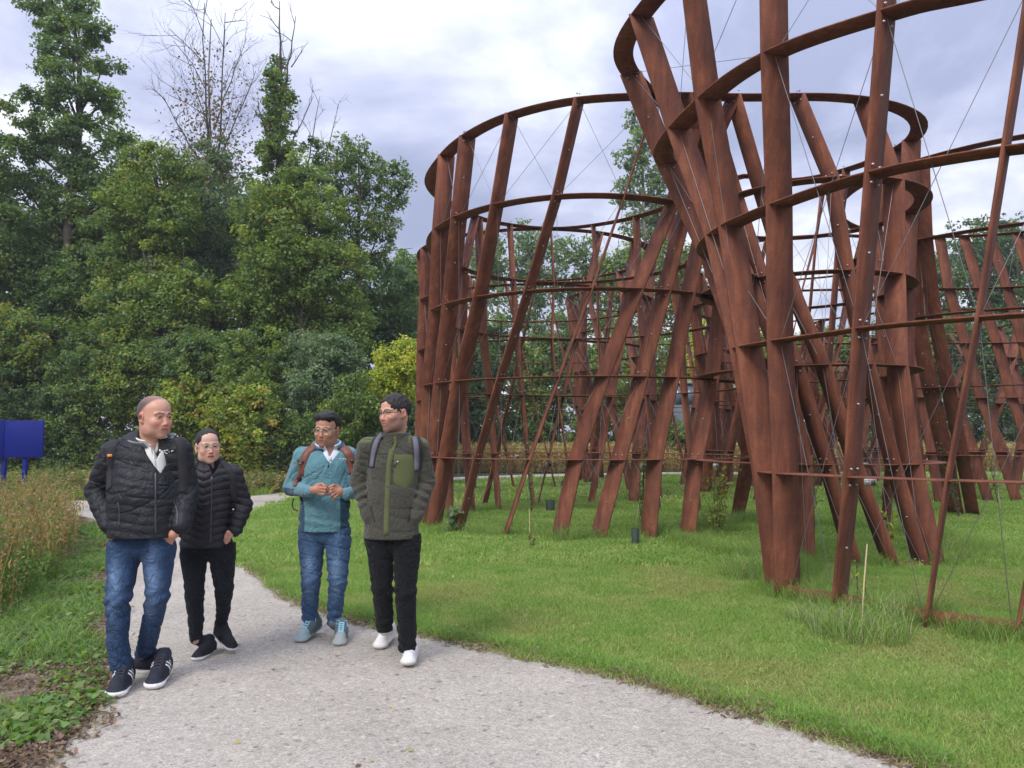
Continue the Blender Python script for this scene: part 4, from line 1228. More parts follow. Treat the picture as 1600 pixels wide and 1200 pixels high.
for x in (P(37, 700, Ys).x, P(4, 700, Ys).x):
    v, f = box(x - .035, x + .035, Ys + .032, Ys + .10, 0, sz0 + .3); bev(put('post', np_mesh('post', v, f), M['blue'], sg))
# ---------------- little labels fixed to the rings
M['plate'] = simple('engraved grey plate', (.42, .42, .42), .4, .3)
M['ink'] = simple('dark print', (.06, .06, .06), .6)
def plate(px, py, w, h, Y, label):
    c = P(px, py, Y); s = Y / FPX; w *= s; h *= s
    r = empty('label_plate', c, label, 'label')
    v, f = box(-w / 2, w / 2, 0, .004, -h / 2, h / 2); v = np.array(v) + np.array(c)
    put('plate', np_mesh('plate', v, f), M['plate'], r)
    parts = [box(-w * .42, -w * .02, -.002, -.0005, h * (.26 - .2 * i), h * (.32 - .2 * i)) for i in range(4)]
    parts.append(box(w * .06, w * .42, -.002, -.0005, -h * .3, h * .3))
    v, f = join(parts); put('print', np_mesh('print', v + np.array(c), f), M['ink'], r)
plate(1360, 754, 19, 12, 6.6, 'small grey engraved plate hanging from the lowest ring of the nearest tower')
plate(1353, 727, 9, 8, 9.4, 'small greenish plate on the narrow waisted tower, above the nearer plate')
plate(857, 726, 11, 7, 16.6, 'small pale plate at the back of the large tower over the dry meadow')
plate(808, 713, 7, 4, 19.0, 'tiny dark plate on the tower behind the large one')
plate(1005, 728, 10, 7, 17.0, 'small pale plate on the back ring right of the large tower centre')
plate(1118, 728, 8, 7, 18.0, 'small pale plate between the large tower and the nearest tower')
# ---------------- grey building glimpsed through the hedge, and a fence on the right
M['wallgrey'] = simple('grey wall', (.10, .12, .15), .7)
M['glass'] = simple('window glass', (.10, .13, .18), .15)
M['fence'] = simple('galvanised fence', (.30, .32, .34), .5, .5)
Yb2 = 34.6
tree('hedge_tree', 'low bush growing before the small grey building', 'tree', (1070, 730), (1070, 690), 34.0, [(1070, 690, 34, 34), (1045, 680, 26, 30), (1098, 680, 26, 34)], 'light', leaf=.16, r0=.05, seed=333, clump=.35, dens=.8, limbs=False)
hb = empty('small_building', (P(1068, 600, Yb2).x, Yb2, 0), 'small grey building glimpsed between the fins left of the nearest tower', 'building')
def part_box(name, x0, x1, y0, y1, z0, z1, m, par):
    v, f = box(x0, x1, y0, y1, z0, z1); return put(name, np_mesh(name, v, f), m, par)
xa, xb = P(1052, 600, Yb2).x, P(1088, 600, Yb2).x
zt, zb_ = P(0, 600, Yb2).z, P(0, 640, Yb2).z
part_box('wall', xa, xb, Yb2 + .05, Yb2 + 1.5, 0, zt, M['wallgrey'], hb)
part_box('roof', xa - .1, xb + .1, Yb2 - .05, Yb2 + 1.7, zt, zt + .12, M['fence'], hb)
for i in range(2):
    x0 = xa + .08 + i * (xb - xa) / 2
    part_box('window', x0, x0 + (xb - xa) / 2 - .16, Yb2 + .02, Yb2 + .048, zb_ + .25, zt - .12, M['glass'], hb)
fx0, fx1, fy = 13.0, 33.0, 43.5
fn = empty('wire_fence', (fx0, fy, 0), 'low grey wire fence across the dry meadow at the right', 'fence')
for i in range(9):
    x = fx0 + i * (fx1 - fx0) / 8
    part_box('post', x - .05, x + .05, fy, fy + .1, 0, 2.2, M['fence'], fn)
for z in (.3, .7, 1.1, 1.5, 1.9, 2.15):
    part_box('rail', fx0, fx1, fy - .03, fy - .005, z, z + .035, M['fence'], fn)
# ================================================================== people
from mathutils.bvhtree import BVHTree
class Field:
    def __init__(self, lo, hi, h):
        self.lo = np.array(lo, float); self.h = h
        n = np.ceil((np.array(hi) - self.lo) / h).astype(int) + 1
        self.n = n
        self.v = np.full(n, 1.0, np.float32)
        self.ax = [self.lo[i] + h * np.arange(n[i]) for i in range(3)]
    def _sl(self, lo, hi):
        a = np.maximum(np.floor((lo - self.lo) / self.h).astype(int), 0)
        b = np.minimum(np.ceil((hi - self.lo) / self.h).astype(int) + 1, self.n)
        if (b <= a).any(): return None, None
        sl = tuple(slice(a[i], b[i]) for i in range(3))
        g = np.stack(np.meshgrid(*[self.ax[i][sl[i]] for i in range(3)], indexing='ij'), -1)
        return sl, g
    def _put(self, sl, d, k, sub):
        c = self.v[sl]
        if sub:
            d = -d
            if k > 0:
                hh = np.maximum(k - np.abs(c - d), 0) / k
                self.v[sl] = np.maximum(c, d) + hh * hh * k * .25
            else: self.v[sl] = np.maximum(c, d)
        else:
            if k > 0:
                hh = np.maximum(k - np.abs(c - d), 0) / k
                self.v[sl] = np.minimum(c, d) - hh * hh * k * .25
            else: self.v[sl] = np.minimum(c, d)
    def cap(self, a, b, ra, rb, k=.02, flat=None, sub=False):
        a = np.array(a, float); b = np.array(b, float)
        R = max(ra, rb) + k + .03
        sl, g = self._sl(np.minimum(a, b) - R, np.maximum(a, b) + R)
        if sl is None: return
        ab = b - a; L2 = max(float(ab @ ab), 1e-9)
        t = np.clip(((g - a) @ ab) / L2, 0, 1)[..., None]
        o = g - (a + ab * t)
        if flat is not None:
            nrm, ratio = flat
            nrm = np.array(nrm, float); nrm /= np.linalg.norm(nrm)
            o = o + nrm * ((o @ nrm) * (1 / ratio - 1))[..., None]
        d = np.sqrt((o * o).sum(-1)) - (ra + (rb - ra) * t[..., 0])
        if flat is not None: d *= (0.5 + 0.5 * flat[1]) if flat[1] < 1 else 1
        self._put(sl, d, k, sub)
    def ell(self, c, r, R3=None, k=.02, sub=False):
        c = np.array(c, float); r = np.array(r, float)
        R = r.max() + k + .02
        sl, g = self._sl(c - R, c + R)
        if sl is None: return
        o = g - c
        if R3 is not None: o = o @ R3      # world -> local
        q = np.sqrt(((o / r) ** 2).sum(-1)); q2 = np.sqrt(((o / r ** 2) ** 2).sum(-1)) + 1e-9
        d = q * (q - 1) / q2
        self._put(sl, d, k, sub)
    def ring(self, c, R3, ra, rb, hz, th, k=.01, sub=False, flare=0.0):
        """band round an axis: ellipse ra x rb, half height hz, half thickness th"""
        c = np.array(c, float)
        R = max(ra, rb) + hz + .06
        sl, g = self._sl(c - R, c + R)
        o = (g - c) @ R3
        q = np.sqrt((o[..., 0] / ra) ** 2 + (o[..., 1] / rb) ** 2) + 1e-9
        rad = (q - 1) * min(ra, rb) - flare * o[..., 2]
        dz = np.abs(o[..., 2]) - hz
        d = np.sqrt(np.maximum(np.abs(rad) - th * .3, 0) ** 2 + np.maximum(dz, 0) ** 2) - th * .7
        self._put(sl, d, k, sub)
    def box(self, c, R3, r, rd=.01, k=.01, sub=False):
        c = np.array(c, float); r = np.array(r, float)
        R = np.linalg.norm(r) + k + .02
        sl, g = self._sl(c - R, c + R)
        o = np.abs((g - c) @ R3) - (r - rd)
        d = np.sqrt((np.maximum(o, 0) ** 2).sum(-1)) + np.minimum(o.max(-1), 0) - rd
        self._put(sl, d, k, sub)
    def cut_below(self, p, n, k=0.004):
        """keep the side the normal points to"""
        g = np.stack(np.meshgrid(*self.ax, indexing='ij'), -1)
        d = -((g - np.array(p, float)) @ np.array(n, float))
        self.v = np.maximum(self.v, d.astype(np.float32))
    def vcut(self, apex, top, hw, ymax, hw0=.004):
        g = np.stack(np.meshgrid(*self.ax, indexing='ij'), -1)
        t = (g[..., 2] - apex[2]) / (top[2] - apex[2])
        xc = apex[0] + (top[0] - apex[0]) * t
        w = hw0 + (hw - hw0) * np.clip(t, 0, 1.6)
        d = np.maximum(np.maximum((np.abs(g[..., 0] - xc) - w) * .9, apex[2] - g[..., 2]), g[..., 1] - ymax)
        self.v = np.maximum(self.v, -d.astype(np.float32))
    def disp(self, fn):
        g = np.stack(np.meshgrid(*self.ax, indexing='ij'), -1)
        m = np.abs(self.v) < .06
        self.v[m] -= fn(g[m]).astype(np.float32)
    def mesh(self):
        v = self.v
        v[0], v[-1], v[:, 0], v[:, -1], v[:, :, 0], v[:, :, -1] = 1, 1, 1, 1, 1, 1
        s = v < 0
        nx, ny, nz_ = v.shape
        cnt = np.zeros((nx - 1, ny - 1, nz_ - 1), np.int8)
        for dx_ in (0, 1):
            for dy_ in (0, 1):
                for dz_ in (0, 1):
                    cnt += s[dx_:nx - 1 + dx_, dy_:ny - 1 + dy_, dz_:nz_ - 1 + dz_]
        act = (cnt > 0) & (cnt < 8)
        idx = np.full(act.shape, -1, np.int64)
        ii = np.argwhere(act); idx[act] = np.arange(len(ii))
        acc = np.zeros((len(ii), 3)); c_ = np.zeros(len(ii))
        for axis in range(3):
            for o1 in (0, 1):
                for o2 in (0, 1):
                    off = [0, 0, 0]; oth = [a for a in range(3) if a != axis]
                    off[oth[0]] = o1; off[oth[1]] = o2
                    p0 = ii + off; p1 = p0.copy(); p1[:, axis] += 1
                    a = v[p0[:, 0], p0[:, 1], p0[:, 2]]; b = v[p1[:, 0], p1[:, 1], p1[:, 2]]
                    m = (a < 0) != (b < 0)
                    t = np.where(m, a / np.where(m, a - b, 1), 0)
                    q = p0.astype(float); q[:, axis] += t
                    acc[m] += (q - ii)[m]; c_[m] += 1
        pos = self.lo + self.h * (ii + acc / c_[:, None])
        F_ = []
        for axis in range(3):
            u, w = [(1, 2), (2, 0), (0, 1)][axis]
            a = s.take(range(s.shape[axis] - 1), axis); b = s.take(range(1, s.shape[axis]), axis)
            ch = a != b
            e = np.argwhere(ch)
            e = e[(e[:, u] > 0) & (e[:, w] > 0)]
            flip = a[e[:, 0], e[:, 1], e[:, 2]]
            def cell(du, dw):
                q = e.copy(); q[:, u] += du; q[:, w] += dw
                ok = (q >= 0).all(1) & (q < np.array(idx.shape)).all(1)
                r_ = np.full(len(q), -1, np.int64); r_[ok] = idx[q[ok, 0], q[ok, 1], q[ok, 2]]
                return r_
            qd = np.stack([cell(-1, -1), cell(0, -1), cell(0, 0), cell(-1, 0)], 1)
            ok = (qd >= 0).all(1); qd = qd[ok]; flip = flip[ok]
            qd[~flip] = qd[~flip][:, ::-1]
            F_.append(qd)
        F_ = np.concatenate(F_)
        return pos, F_
def rotm(yaw=0, pitch=0, roll=0):
    """columns: local x (to the picture's right when facing us), local y (backwards), local z (up)"""
    m = Matrix.Rotation(yaw, 3, 'Z') @ Matrix.Rotation(pitch, 3, 'X') @ Matrix.Rotation(roll, 3, 'Y')
    return np.array(m)
def waves(seed, n, f0, f1):
    r = np.random.default_rng(seed)
    ks = r.normal(size=(n, 3)); ks /= np.linalg.norm(ks, axis=1)[:, None]
    fs = r.uniform(f0, f1, n); ph = r.uniform(0, 6.283, n)
    def f(p):
        s = 0
        w = p + .02 * np.sin(p[:, ::-1] * 19 + 2)
        for k_, f_, p_ in zip(ks, fs, ph):
            s = s + np.sin((w @ k_) * f_ + p_)
        return s / n
    return f
def field_obj(name, F_, m, parent, colf, smooth=True):
    v, f = F_.mesh()
    c = colf(v) if callable(colf) else np.repeat(np.array([colf]), len(v), 0)
    me = np_mesh(name, v, f, smooth=smooth, col=c)
    return put(name, me, m, parent), v, f
M['skin'] = attr_mat('skin', .48, .25, 300, .07, 40, .45, 0, .12, .002)
M['hairm'] = attr_mat('hair', .5, .9, 260, .3, 90, .4, 0, 0, .004)
M['puffer'] = attr_mat('padded nylon', .55, .25, 120, .12, 14, .35, 0, 0, .003, wr=.32, wrs=9)
M['fleece'] = attr_mat('fleece', .95, .6, 420, .12, 22, .15, .2, 0, .003, wr=.5, wrs=7)
M['denim'] = attr_mat('denim', .9, .5, 500, .25, 26, .2, .05, 0, .002, wr=.7, wrs=9)
M['shoe'] = attr_mat('shoe fabric', .75, .4, 400, .10, 60, .3, 0, 0, .002)
M['cotton'] = attr_mat('cotton', .9, .3, 300, .05, 30, .2, .1, 0, .002)
M['leather'] = attr_mat('leather', .5, .4, 150, .15, 30, .4, 0, 0, .002)
M['whiteprint'] = simple('white print', (.75, .75, .75), .6)
M['eyewhite'] = attr_mat('eye', .2, 0, 10, 0, 10, .5)
M['goldframe'] = simple('pale metal frame', (.62, .52, .40), .3, .8)
M['darkframe'] = simple('dark frame', (.02, .02, .022), .35)
def lensm():
    m, t, b = mat('spectacle lens')
    out = t.nodes['Material Output']
    tr = N(t, 'ShaderNodeBsdfTransparent'); gl = N(t, 'ShaderNodeBsdfGlossy', i_Roughness=.05)
    fr = N(t, 'ShaderNodeMixShader'); fr.inputs[0].default_value = .07
    L(t, tr.outputs[0], fr.inputs[1]); L(t, gl.outputs[0], fr.inputs[2]); L(t, fr.outputs[0], out.inputs[0])
    return m
M['lens'] = lensm()
SKIN = {'fair': (.56, .30, .215), 'tan': (.43, .225, .145), 'brown': (.37, .195, .125), 'pale': (.60, .36, .275)}
def s01(x, a, b): return np.clip((x - a) / (b - a), 0, 1)
def head(person, C0, yaw, pitch, roll, s, skin, hair, jaw=1.0, neck_to=None, stubble=0.0, brow=(.03, .02, .015), fem=False, hands=None, arms=None, mouth_open=0.0, buzz=False):
    R3 = rotm(yaw, pitch, roll)
    o = np.array(C0, float)
    def W(x, y, z): return o + R3 @ (np.array([x, y, z - .12]) * s)
    F = Field(o - [.17, .17, .27], o + [.17, .17, .17], .0027)
    E = lambda c, r, k=.012, sub=False: F.ell(W(*c), np.array(r) * s, R3, k, sub)
    K = lambda a, b, ra, rb, k=.01, sub=False: F.cap(W(*a), W(*b), ra * s, rb * s, k, None, sub)
    E((0, .022, .150), (.074, .096, .086), 0)
    E((0, -.020, .165), (.062, .066, .058), .03)
    E((0, -.022, .090), (.058 * jaw, .066, .078), .03)
    E((0, -.045, .045), (.040 * jaw, .045, .040), .03)
    E((0, -.072, .018), (.020 * jaw, .018, .017), .022)
    for sx in (-1, 1):
        E((sx * .042 * jaw, -.02, .045), (.022, .04, .03), .03)
        E((sx * .038, -.062, .088), (.022, .022, .022), .025)
        K((sx * .012, -.084, .138), (sx * .044, -.070, .138), .010, .008, .014)
        E((sx * .031, -.092, .120), (.019, .014, .011), .010, True)
        E((sx * .031, -.074, .119), (.0155, .0135, .0125), .003)
        K((sx * .018, -.083, .1285), (sx * .044, -.073, .1285), .0036, .003, .003)
        K((sx * .020, -.082, .1100), (sx * .042, -.073, .1110), .003, .0026, .003)
        # ears
        E((sx * .0765, .012, .112), (.009, .019, .031), .006)
        E((sx * .083, .007, .114), (.006, .011, .018), .004, True)
        E((sx * .0725, .002, .088), (.007, .010, .011), .006)
        E((sx * .010, -.093, .0795), (.0075, .009, .0068), .006)
        E((sx * .006, -.097, .0735), (.003, .004, .003), .002, True)
    K((0, -.083, .132), (0, -.099, .090), .0075, .0095, .012)
    E((0, -.102, .084), (.0100, .0095, .0085), .006)
    E((0, -.078, .058), (.026, .016, .02), .018)
    K((-.019, -.085, .0585), (0, -.0935, .0600), .0042, .0056, .005)
    K((.019, -.085, .0585), (0, -.0935, .0600), .0042, .0056, .005)
    K((-.017, -.084, .0495), (0, -.0905, .0475), .0048, .0068, .005)
    K((.017, -.084, .0495), (0, -.0905, .0475), .0048, .0068, .005)
    K((-.019, -.094, .0545 - mouth_open), (.019, -.094, .0545 - mouth_open), .0018 + mouth_open * .4, .0018 + mouth_open * .4, .002, True)
    nk = np.array(neck_to, float)
    nr = (.046 if fem else .058) * s
    F.cap(W(0, .030, .075), nk, nr, nr * 1.08, .03)
    F.cap(nk, nk + [0, .02, -.10], nr * 1.05, nr * 1.3, .03)
    v, f = F.mesh()
    sk = np.array(SKIN[skin])
    def colf(p):
        q = ((p - o) @ R3) / s; q[:, 2] += .12
        x, y, z = np.abs(q[:, 0]), q[:, 1], q[:, 2]
        c = np.repeat(sk[None], len(p), 0)
        red = np.exp(-((x - .038) / .022) ** 2 - ((z - .082) / .022) ** 2) * (y < -.03) + np.exp(-(x / .014) ** 2 - ((z - .082) / .016) ** 2) * (y < -.08) + (x > .072) * .8
        c = c * (1 - red[:, None] * np.array([0.0, .20, .20]))
        fr = (y < -.06)
        lip = fr & ((x / .0215) ** 2 + ((z - .0535) / .0105) ** 2 < 1)
        c[lip] = sk * np.array([.80, .50, .52]) if not fem else np.array([.42, .13, .13])
        inner = fr & (x < .017) & (np.abs(z - .0545 + mouth_open) < .0022 + mouth_open * .5)
        c[inner] = [.10, .03, .03]
        arch = .1395 + .0035 * np.cos((x - .03) * 90) - np.maximum(x - .036, 0) * .35
        bw = fr & (x > .011) & (x < .051) & (np.abs(z - arch) < (.0028 if fem else .0040) * (1.15 - s01(x, .03, .055) * .5))
        c[bw] = np.array(brow) * .75 + sk * .2
        # lash line
        la = (y < -.055) & (x > .017) & (x < .047) & (np.abs(z - .1245) < .0024)
        c[la] = np.array(brow) * .8
        if stubble:
            m = (z < .11) * s01(-y + .045, 0, .05) * (1 - lip) * s01(z, -.01, .012)
            m = m * s01(.082 - z + x * .45, 0, .030)
            upper = fr & (z > .060) & (z < .071) & (x < .03)
            m = np.clip(np.maximum(m, upper * .9) * stubble, 0, 1)[:, None]
            c = c * (1 - m) + np.array([.06, .04, .035]) * m
        if buzz:
            up = s01(z, .118, .126) * s01(y + (z - .19) * .9, -.035, -.012) * (z < .30)
            side = (z > .10) & (y > -.018) & (z <= .125) & (y > .0)
            nape = (y > .055) & (z > .055)
            m = np.clip(np.maximum(np.maximum(up, side * .9), nape * .9), 0, 1)
            dens_ = .95 - .35 * s01(z, .19, .236)
            m = (m * dens_)[:, None]
            c = c * (1 - m) + np.array([.060, .045, .040]) * m
        return c
    parts = [(v, f, colf(v))]
    # torso, arms and legs beneath the clothes join the same body
    if arms:
        pts_ = np.array([q for ch in arms for q in (ch[0], ch[1])])
        G2 = Field(pts_.min(0) - .16, pts_.max(0) + .16, .012)
        for a, b_, ra, rb in arms:
            G2.cap(a, b_, ra, rb, .02)
        v2, f2 = G2.mesh(); parts.append((v2, f2, np.repeat(sk[None], len(v2), 0)))
    if hands:
        for hd in hands:
            v2, f2 = hd; parts.append((v2, f2, np.repeat((sk * np.array([1.0, .88, .86]))[None], len(v2), 0)))
    off = 0; VV, FF, CC = [], [], []
    for a, b_, c_ in parts:
        VV.append(a); FF.append(b_ + off); CC.append(c_); off += len(a)
    body = put('body', np_mesh('body', np.concatenate(VV), np.concatenate(FF), smooth=True, col=np.concatenate(CC)), M['skin'], person)
    # eyes
    for sx in (-1, 1):
        c = W(sx * .031, -.0755, .1195)
        G3 = Field(c - .02, c + .02, .0016); G3.ell(c, np.array([.0125, .0125, .0088]) * s, R3, 0)
        gz = R3 @ np.array([0.0, -1, 0])
        def ec(p, c=c):
            d = p - c; fw = d @ gz
            r_ = np.linalg.norm(d - fw[:, None] * gz, axis=1)
            cc = np.repeat(np.array([[.50, .46, .43]]), len(p), 0)
            cc[(fw > 0) & (r_ < .0070 * s)] = [.05, .025, .015]
            return cc
        field_obj('eye', G3, M['eyewhite'], body, ec)
    return body, W, R3, o
def hand(wrist, palm, knuckles, tips, thumb, r=.0085, mid=None, h=.0026):
    """palm between wrist and knuckles; each finger a two-segment chain"""
    allp = np.array([wrist, palm, *knuckles, *tips, *thumb])
    F = Field(allp.min(0) - .045, allp.max(0) + .045, h)
    F.cap(wrist, palm, .027, .030, .01)
    for kx in knuckles:
        F.cap(palm, kx, .020, .0125, .012)
    for i, (kx, tp) in enumerate(zip(knuckles, tips)):
        m_ = mid[i] if mid else (np.array(kx) + np.array(tp)) / 2
        F.cap(kx, m_, r * 1.12, r, .003); F.cap(m_, tp, r, r * .85, .003)
    F.cap(palm, thumb[0], .018, .013, .01); F.cap(thumb[0], thumb[1], .0115, .0095, .004); F.cap(thumb[1], thumb[2], .0095, .0085, .003)
    return F.mesh()
def glasses(W, R3, s, parent, mtl, round_=True, w=.0225, h=.019, half=False):
    parts = []
    segs = 22
    lens_v, lens_f = [], []
    for sx in (-1, 1):
        pts = []
        for k in range(segs + 1):
            a = 2 * math.pi * k / segs
            ex = 1.0 if round_ else 0.62
            ca, sa = math.cos(a), math.sin(a)
            x = math.copysign(abs(ca) ** ex, ca) * w; z = math.copysign(abs(sa) ** ex, sa) * h
            pts.append(W(sx * .031 + x, -.101 + abs(sx * .031 + x) * .16, .117 + z))
        if half:
            pts = pts[:segs // 2 + 1]
        parts.append(tube(pts, [.0016 * s if not half else .0024 * s] * len(pts), 5))
        b0 = len(lens_v)
        ring_ = []
        for k in range(segs):
            a = 2 * math.pi * k / segs
            ex = 1.0 if round_ else 0.62
            ca, sa = math.cos(a), math.sin(a)
            x = math.copysign(abs(ca) ** ex, ca) * w * .97; z = math.copysign(abs(sa) ** ex, sa) * h * .97
            ring_.append(W(sx * .031 + x, -.1005 + abs(sx * .031 + x) * .16, .117 + z))
        cc = W(sx * .031, -.1008 + .031 * .16, .117)
        lens_v += [cc] + ring_
        lens_f += [(b0, b0 + 1 + k, b0 + 1 + (k + 1) % segs) for k in range(segs)]
        parts.append(tube([W(sx * (.031 + w), -.092, .120), W(sx * .074, -.065, .121), W(sx * .081, .004, .122)], [.0017 * s] * 3, 5))
    parts.append(tube([W(-.0085, -.099, .119), W(0, -.104, .122), W(.0085, -.099, .119)], [.0016 * s] * 3, 5))
    v, f = join(parts)
    g = put('glasses', np_mesh('glasses', v, f, smooth=True), mtl, parent)
    put('lens', np_mesh('lens', np.array(lens_v), np.array(lens_f)), M['lens'], g)
def shoe(person, heel, toe, ankle, upc, solec, s=1.0, solez=.026, stripes=None, tip=None, lace=None, wd=1.0):
    heel = np.array(heel, float); toe = np.array(toe, float); ankle = np.array(ankle, float)
    d = toe - heel; Ln = np.linalg.norm(d); d /= Ln
    side = np.cross(d, [0, 0, 1.0]); side /= np.linalg.norm(side); up = np.cross(side, d)
    R3 = np.stack([side, d, up], 1)
    def Q(x, y, z): return heel + R3 @ np.array([x * s * wd, y * Ln, z * s])
    lo = np.minimum(np.minimum(heel, toe), ankle) - .10; hi = np.maximum(np.maximum(heel, toe), ankle) + .10
    F = Field(lo, hi, .0038)
    for a, b_, ra, rb in ((( 0, .13, .018), (0, .5, .018), .036, .036), ((0, .5, .018), (.004, .86, .018), .036, .045)):
        F.cap(Q(*a), Q(*b_), ra * s * wd, rb * s * wd, .012, (up, .5))
    F.cap(Q(0, .14, .045), Q(0, .45, .055), .034 * s, .038 * s * wd, .02)
    F.cap(Q(0, .45, .055), Q(.002, .85, .034), .038 * s * wd, .033 * s * wd, .02)
    F.cap(Q(0, .16, .06), ankle, .036 * s, .038 * s, .02)
    F.cap(Q(0, .45, .06), Q(0, .27, .10), .033 * s, .036 * s, .02)
    F.cut_below(Q(0, 0, -.001), up)
    upc = np.array(upc); solec = np.array(solec)
    def cf(p):
        q = (p - heel) @ R3
        x, y, z = q[:, 0] / s, q[:, 1] / Ln, q[:, 2] / s
        c = np.repeat(upc[None], len(p), 0)
        c[z < solez + .004 * np.cos(y * 7)] = solec
        if tip is not None:
            m = (y > .74) & (z >= solez); c[m] = tip
        if stripes is not None:
            u = y * 1.0 - z * 3.2
            m = (np.abs(x) > .026) & (z > solez + .004) & (z < .085) & (np.abs(((u - .12) % .085) - .042) < .019) & (u > .12) & (u < .375)
            c[m] = stripes
        return c
    ob, v, f = field_obj('shoe', F, M['shoe'], person, cf)
    if lace is not None:
        parts = []
        for i in range(5):
            y = .42 + i * .075; z = .108 - i * .0085
            for sg in (1, -1):
                parts.append(tube([Q(-.017 * sg, y, z), Q(0, y + .02, z + .004), Q(.017 * sg, y + .045, z - .006)], [.0028 * s] * 3, 5))
        parts.append(tube([Q(0, .40, .112), Q(.03, .36, .125), Q(.034, .40, .10), Q(0, .41, .112)], [.0024] * 4, 5))
        parts.append(tube([Q(0, .40, .112), Q(-.03, .37, .12), Q(-.036, .44, .085)], [.0024] * 3, 5))
        v, f = join(parts)
        lm = simple('shoe lace', lace, .8)
        put('laces', np_mesh('laces', v, f, smooth=True), lm, ob)
    return ob
CAMP = Vector((0, 0, CAMZ))
def hit(bvh, px, py):
    d = (P(px, py, 10) - CAMP).normalized()
    h_, n_, i_, dist = bvh.ray_cast(CAMP, d)
    return h_, n_
def creases(seed, n, f, along=(0, 0, 1), wid=.16):
    r = np.random.default_rng(seed)
    out = []
    for _ in range(n):
        k_ = np.array(along, float) + r.normal(0, .55, 3); k_ /= np.linalg.norm(k_)
        out.append((k_, f * r.uniform(.7, 1.4), r.uniform(0, 6.28), r.normal(size=3) * 7, r.uniform(0, 6.28)))
    def g(p):
        s = 0
        for k_, f_, ph, k2, p2 in out:
            u = p @ k_ * f_ + ph + 1.4 * np.sin(p @ k2 + p2)
            m = s01(np.sin(p @ (k2 * 1.3) + p2 * 2), -.1, .7)
            s = s - m * np.exp(-(np.sin(u * .5) / wid) ** 2)
        return s
    return g
def strip(name, bvh, path, width, thick, m, parent, sub=5, off=.002, col=None, closed=False, Yfall=5.0):
    """a flat band laid on a garment along a path of photograph pixels"""
    pts = smooth_poly(path, sub, closed=False) if len(path) > 2 else np.array([np.array(path[0]) * (1 - t) + np.array(path[1]) * t for t in np.linspace(0, 1, sub + 1)])
    hs = []
    last = None
    for p in pts:
        h_, n_ = hit(bvh, p[0], p[1])
        if h_ is None:
            if last is None: continue
            h_ = P(p[0], p[1], last[0].y + .01); n_ = last[1]
        if last is not None and abs(h_.y - last[0].y) > .10:
            h_ = P(p[0], p[1], last[0].y); n_ = last[1]
        last = (h_, n_); hs.append(last)
    if len(hs) < 2: return None
    ns = [sum((hs[min(max(i + k, 0), len(hs) - 1)][1] for k in (-2, -1, 0, 1, 2)), Vector()).normalized() for i in range(len(hs))]
    V_, F_ = [], []
    for i, (h_, _) in enumerate(hs):
        t = (hs[min(i + 1, len(hs) - 1)][0] - hs[max(i - 1, 0)][0]).normalized()
        n_ = ns[i]; s_ = t.cross(n_).normalized()
        w_ = width[0] + (width[1] - width[0]) * i / (len(hs) - 1) if isinstance(width, tuple) else width
        for a, b_ in ((-1, 0), (1, 0), (.92, 1), (-.92, 1)):
            V_.append(h_ + s_ * a * w_ / 2 + n_ * (off + b_ * thick - (1 - b_) * .008))
    k = len(hs)
    for i in range(k - 1):
        for a in range(4):
            b_ = (a + 1) % 4
            F_.append((4 * i + a, 4 * i + b_, 4 * i + 4 + b_, 4 * i + 4 + a))
    F_ += [(3, 2, 1, 0), (4 * k - 4, 4 * k - 3, 4 * k - 2, 4 * k - 1)]
    me = np_mesh(name, np.array([tuple(x) for x in V_]), F_, col=None if col is None else np.repeat(np.array([col]), len(V_), 0))
    return put(name, me, m, parent)
def bvh_of(v, f): return BVHTree.FromPolygons([tuple(x) for x in v], [tuple(int(i) for i in x) for x in f])
def garment_bounds(pts, pad=.2):
    p = np.array([tuple(q) for q in pts]); return p.min(0) - pad, p.max(0) + pad
M['zip'] = simple('zip', (.10, .10, .11), .35, .7)
M['blackstrap'] = simple('black webbing', (.018, .018, .022), .8, bump=.5, bscale=400)
M['greystrap'] = simple('grey webbing', (.13, .13, .16), .8, bump=.5, bscale=400)
M['buckle'] = simple('dark buckle', (.05, .035, .03), .35)
M['brass'] = simple('pale brass', (.5, .42, .3), .35, .9)
M['orangetag'] = simple('orange tag', (.65, .25, .04), .6)
def backpack(label, c, w, h, d, col, mtl, top=None):
    c = np.array(c, float)
    F = Field(c - [w, d + .05, h], c + [w, d + .05, h], .008)
    I = np.eye(3)
    F.box(c, I, (w / 2, d / 2, h / 2), .06, 0)
    F.box(c + [0, d / 2, -h * .15], I, (w * .38, .03, h * .28), .025, .01)
    v, f = F.mesh()
    root = empty('backpack', c, label, 'backpack')
    put('bag', np_mesh('bag', v, f, smooth=True, col=np.repeat(np.array([col]), len(v), 0)), mtl, root)
    return root
def legs_field(J, chains, hipc, fold_seed, h=.0062, fold=.007, hem=None, belt=None):
    pts = [q for ch in chains for q, r in ch] + [hipc]
    lo, hi = garment_bounds(pts, .19)
    F = Field(lo, hi, h)
    return F
def cloth(F, seed, amp, f0, f1, seed2=None):
    w1 = waves(seed, 9, f0, f1)
    F.disp(lambda p: amp * w1(p))
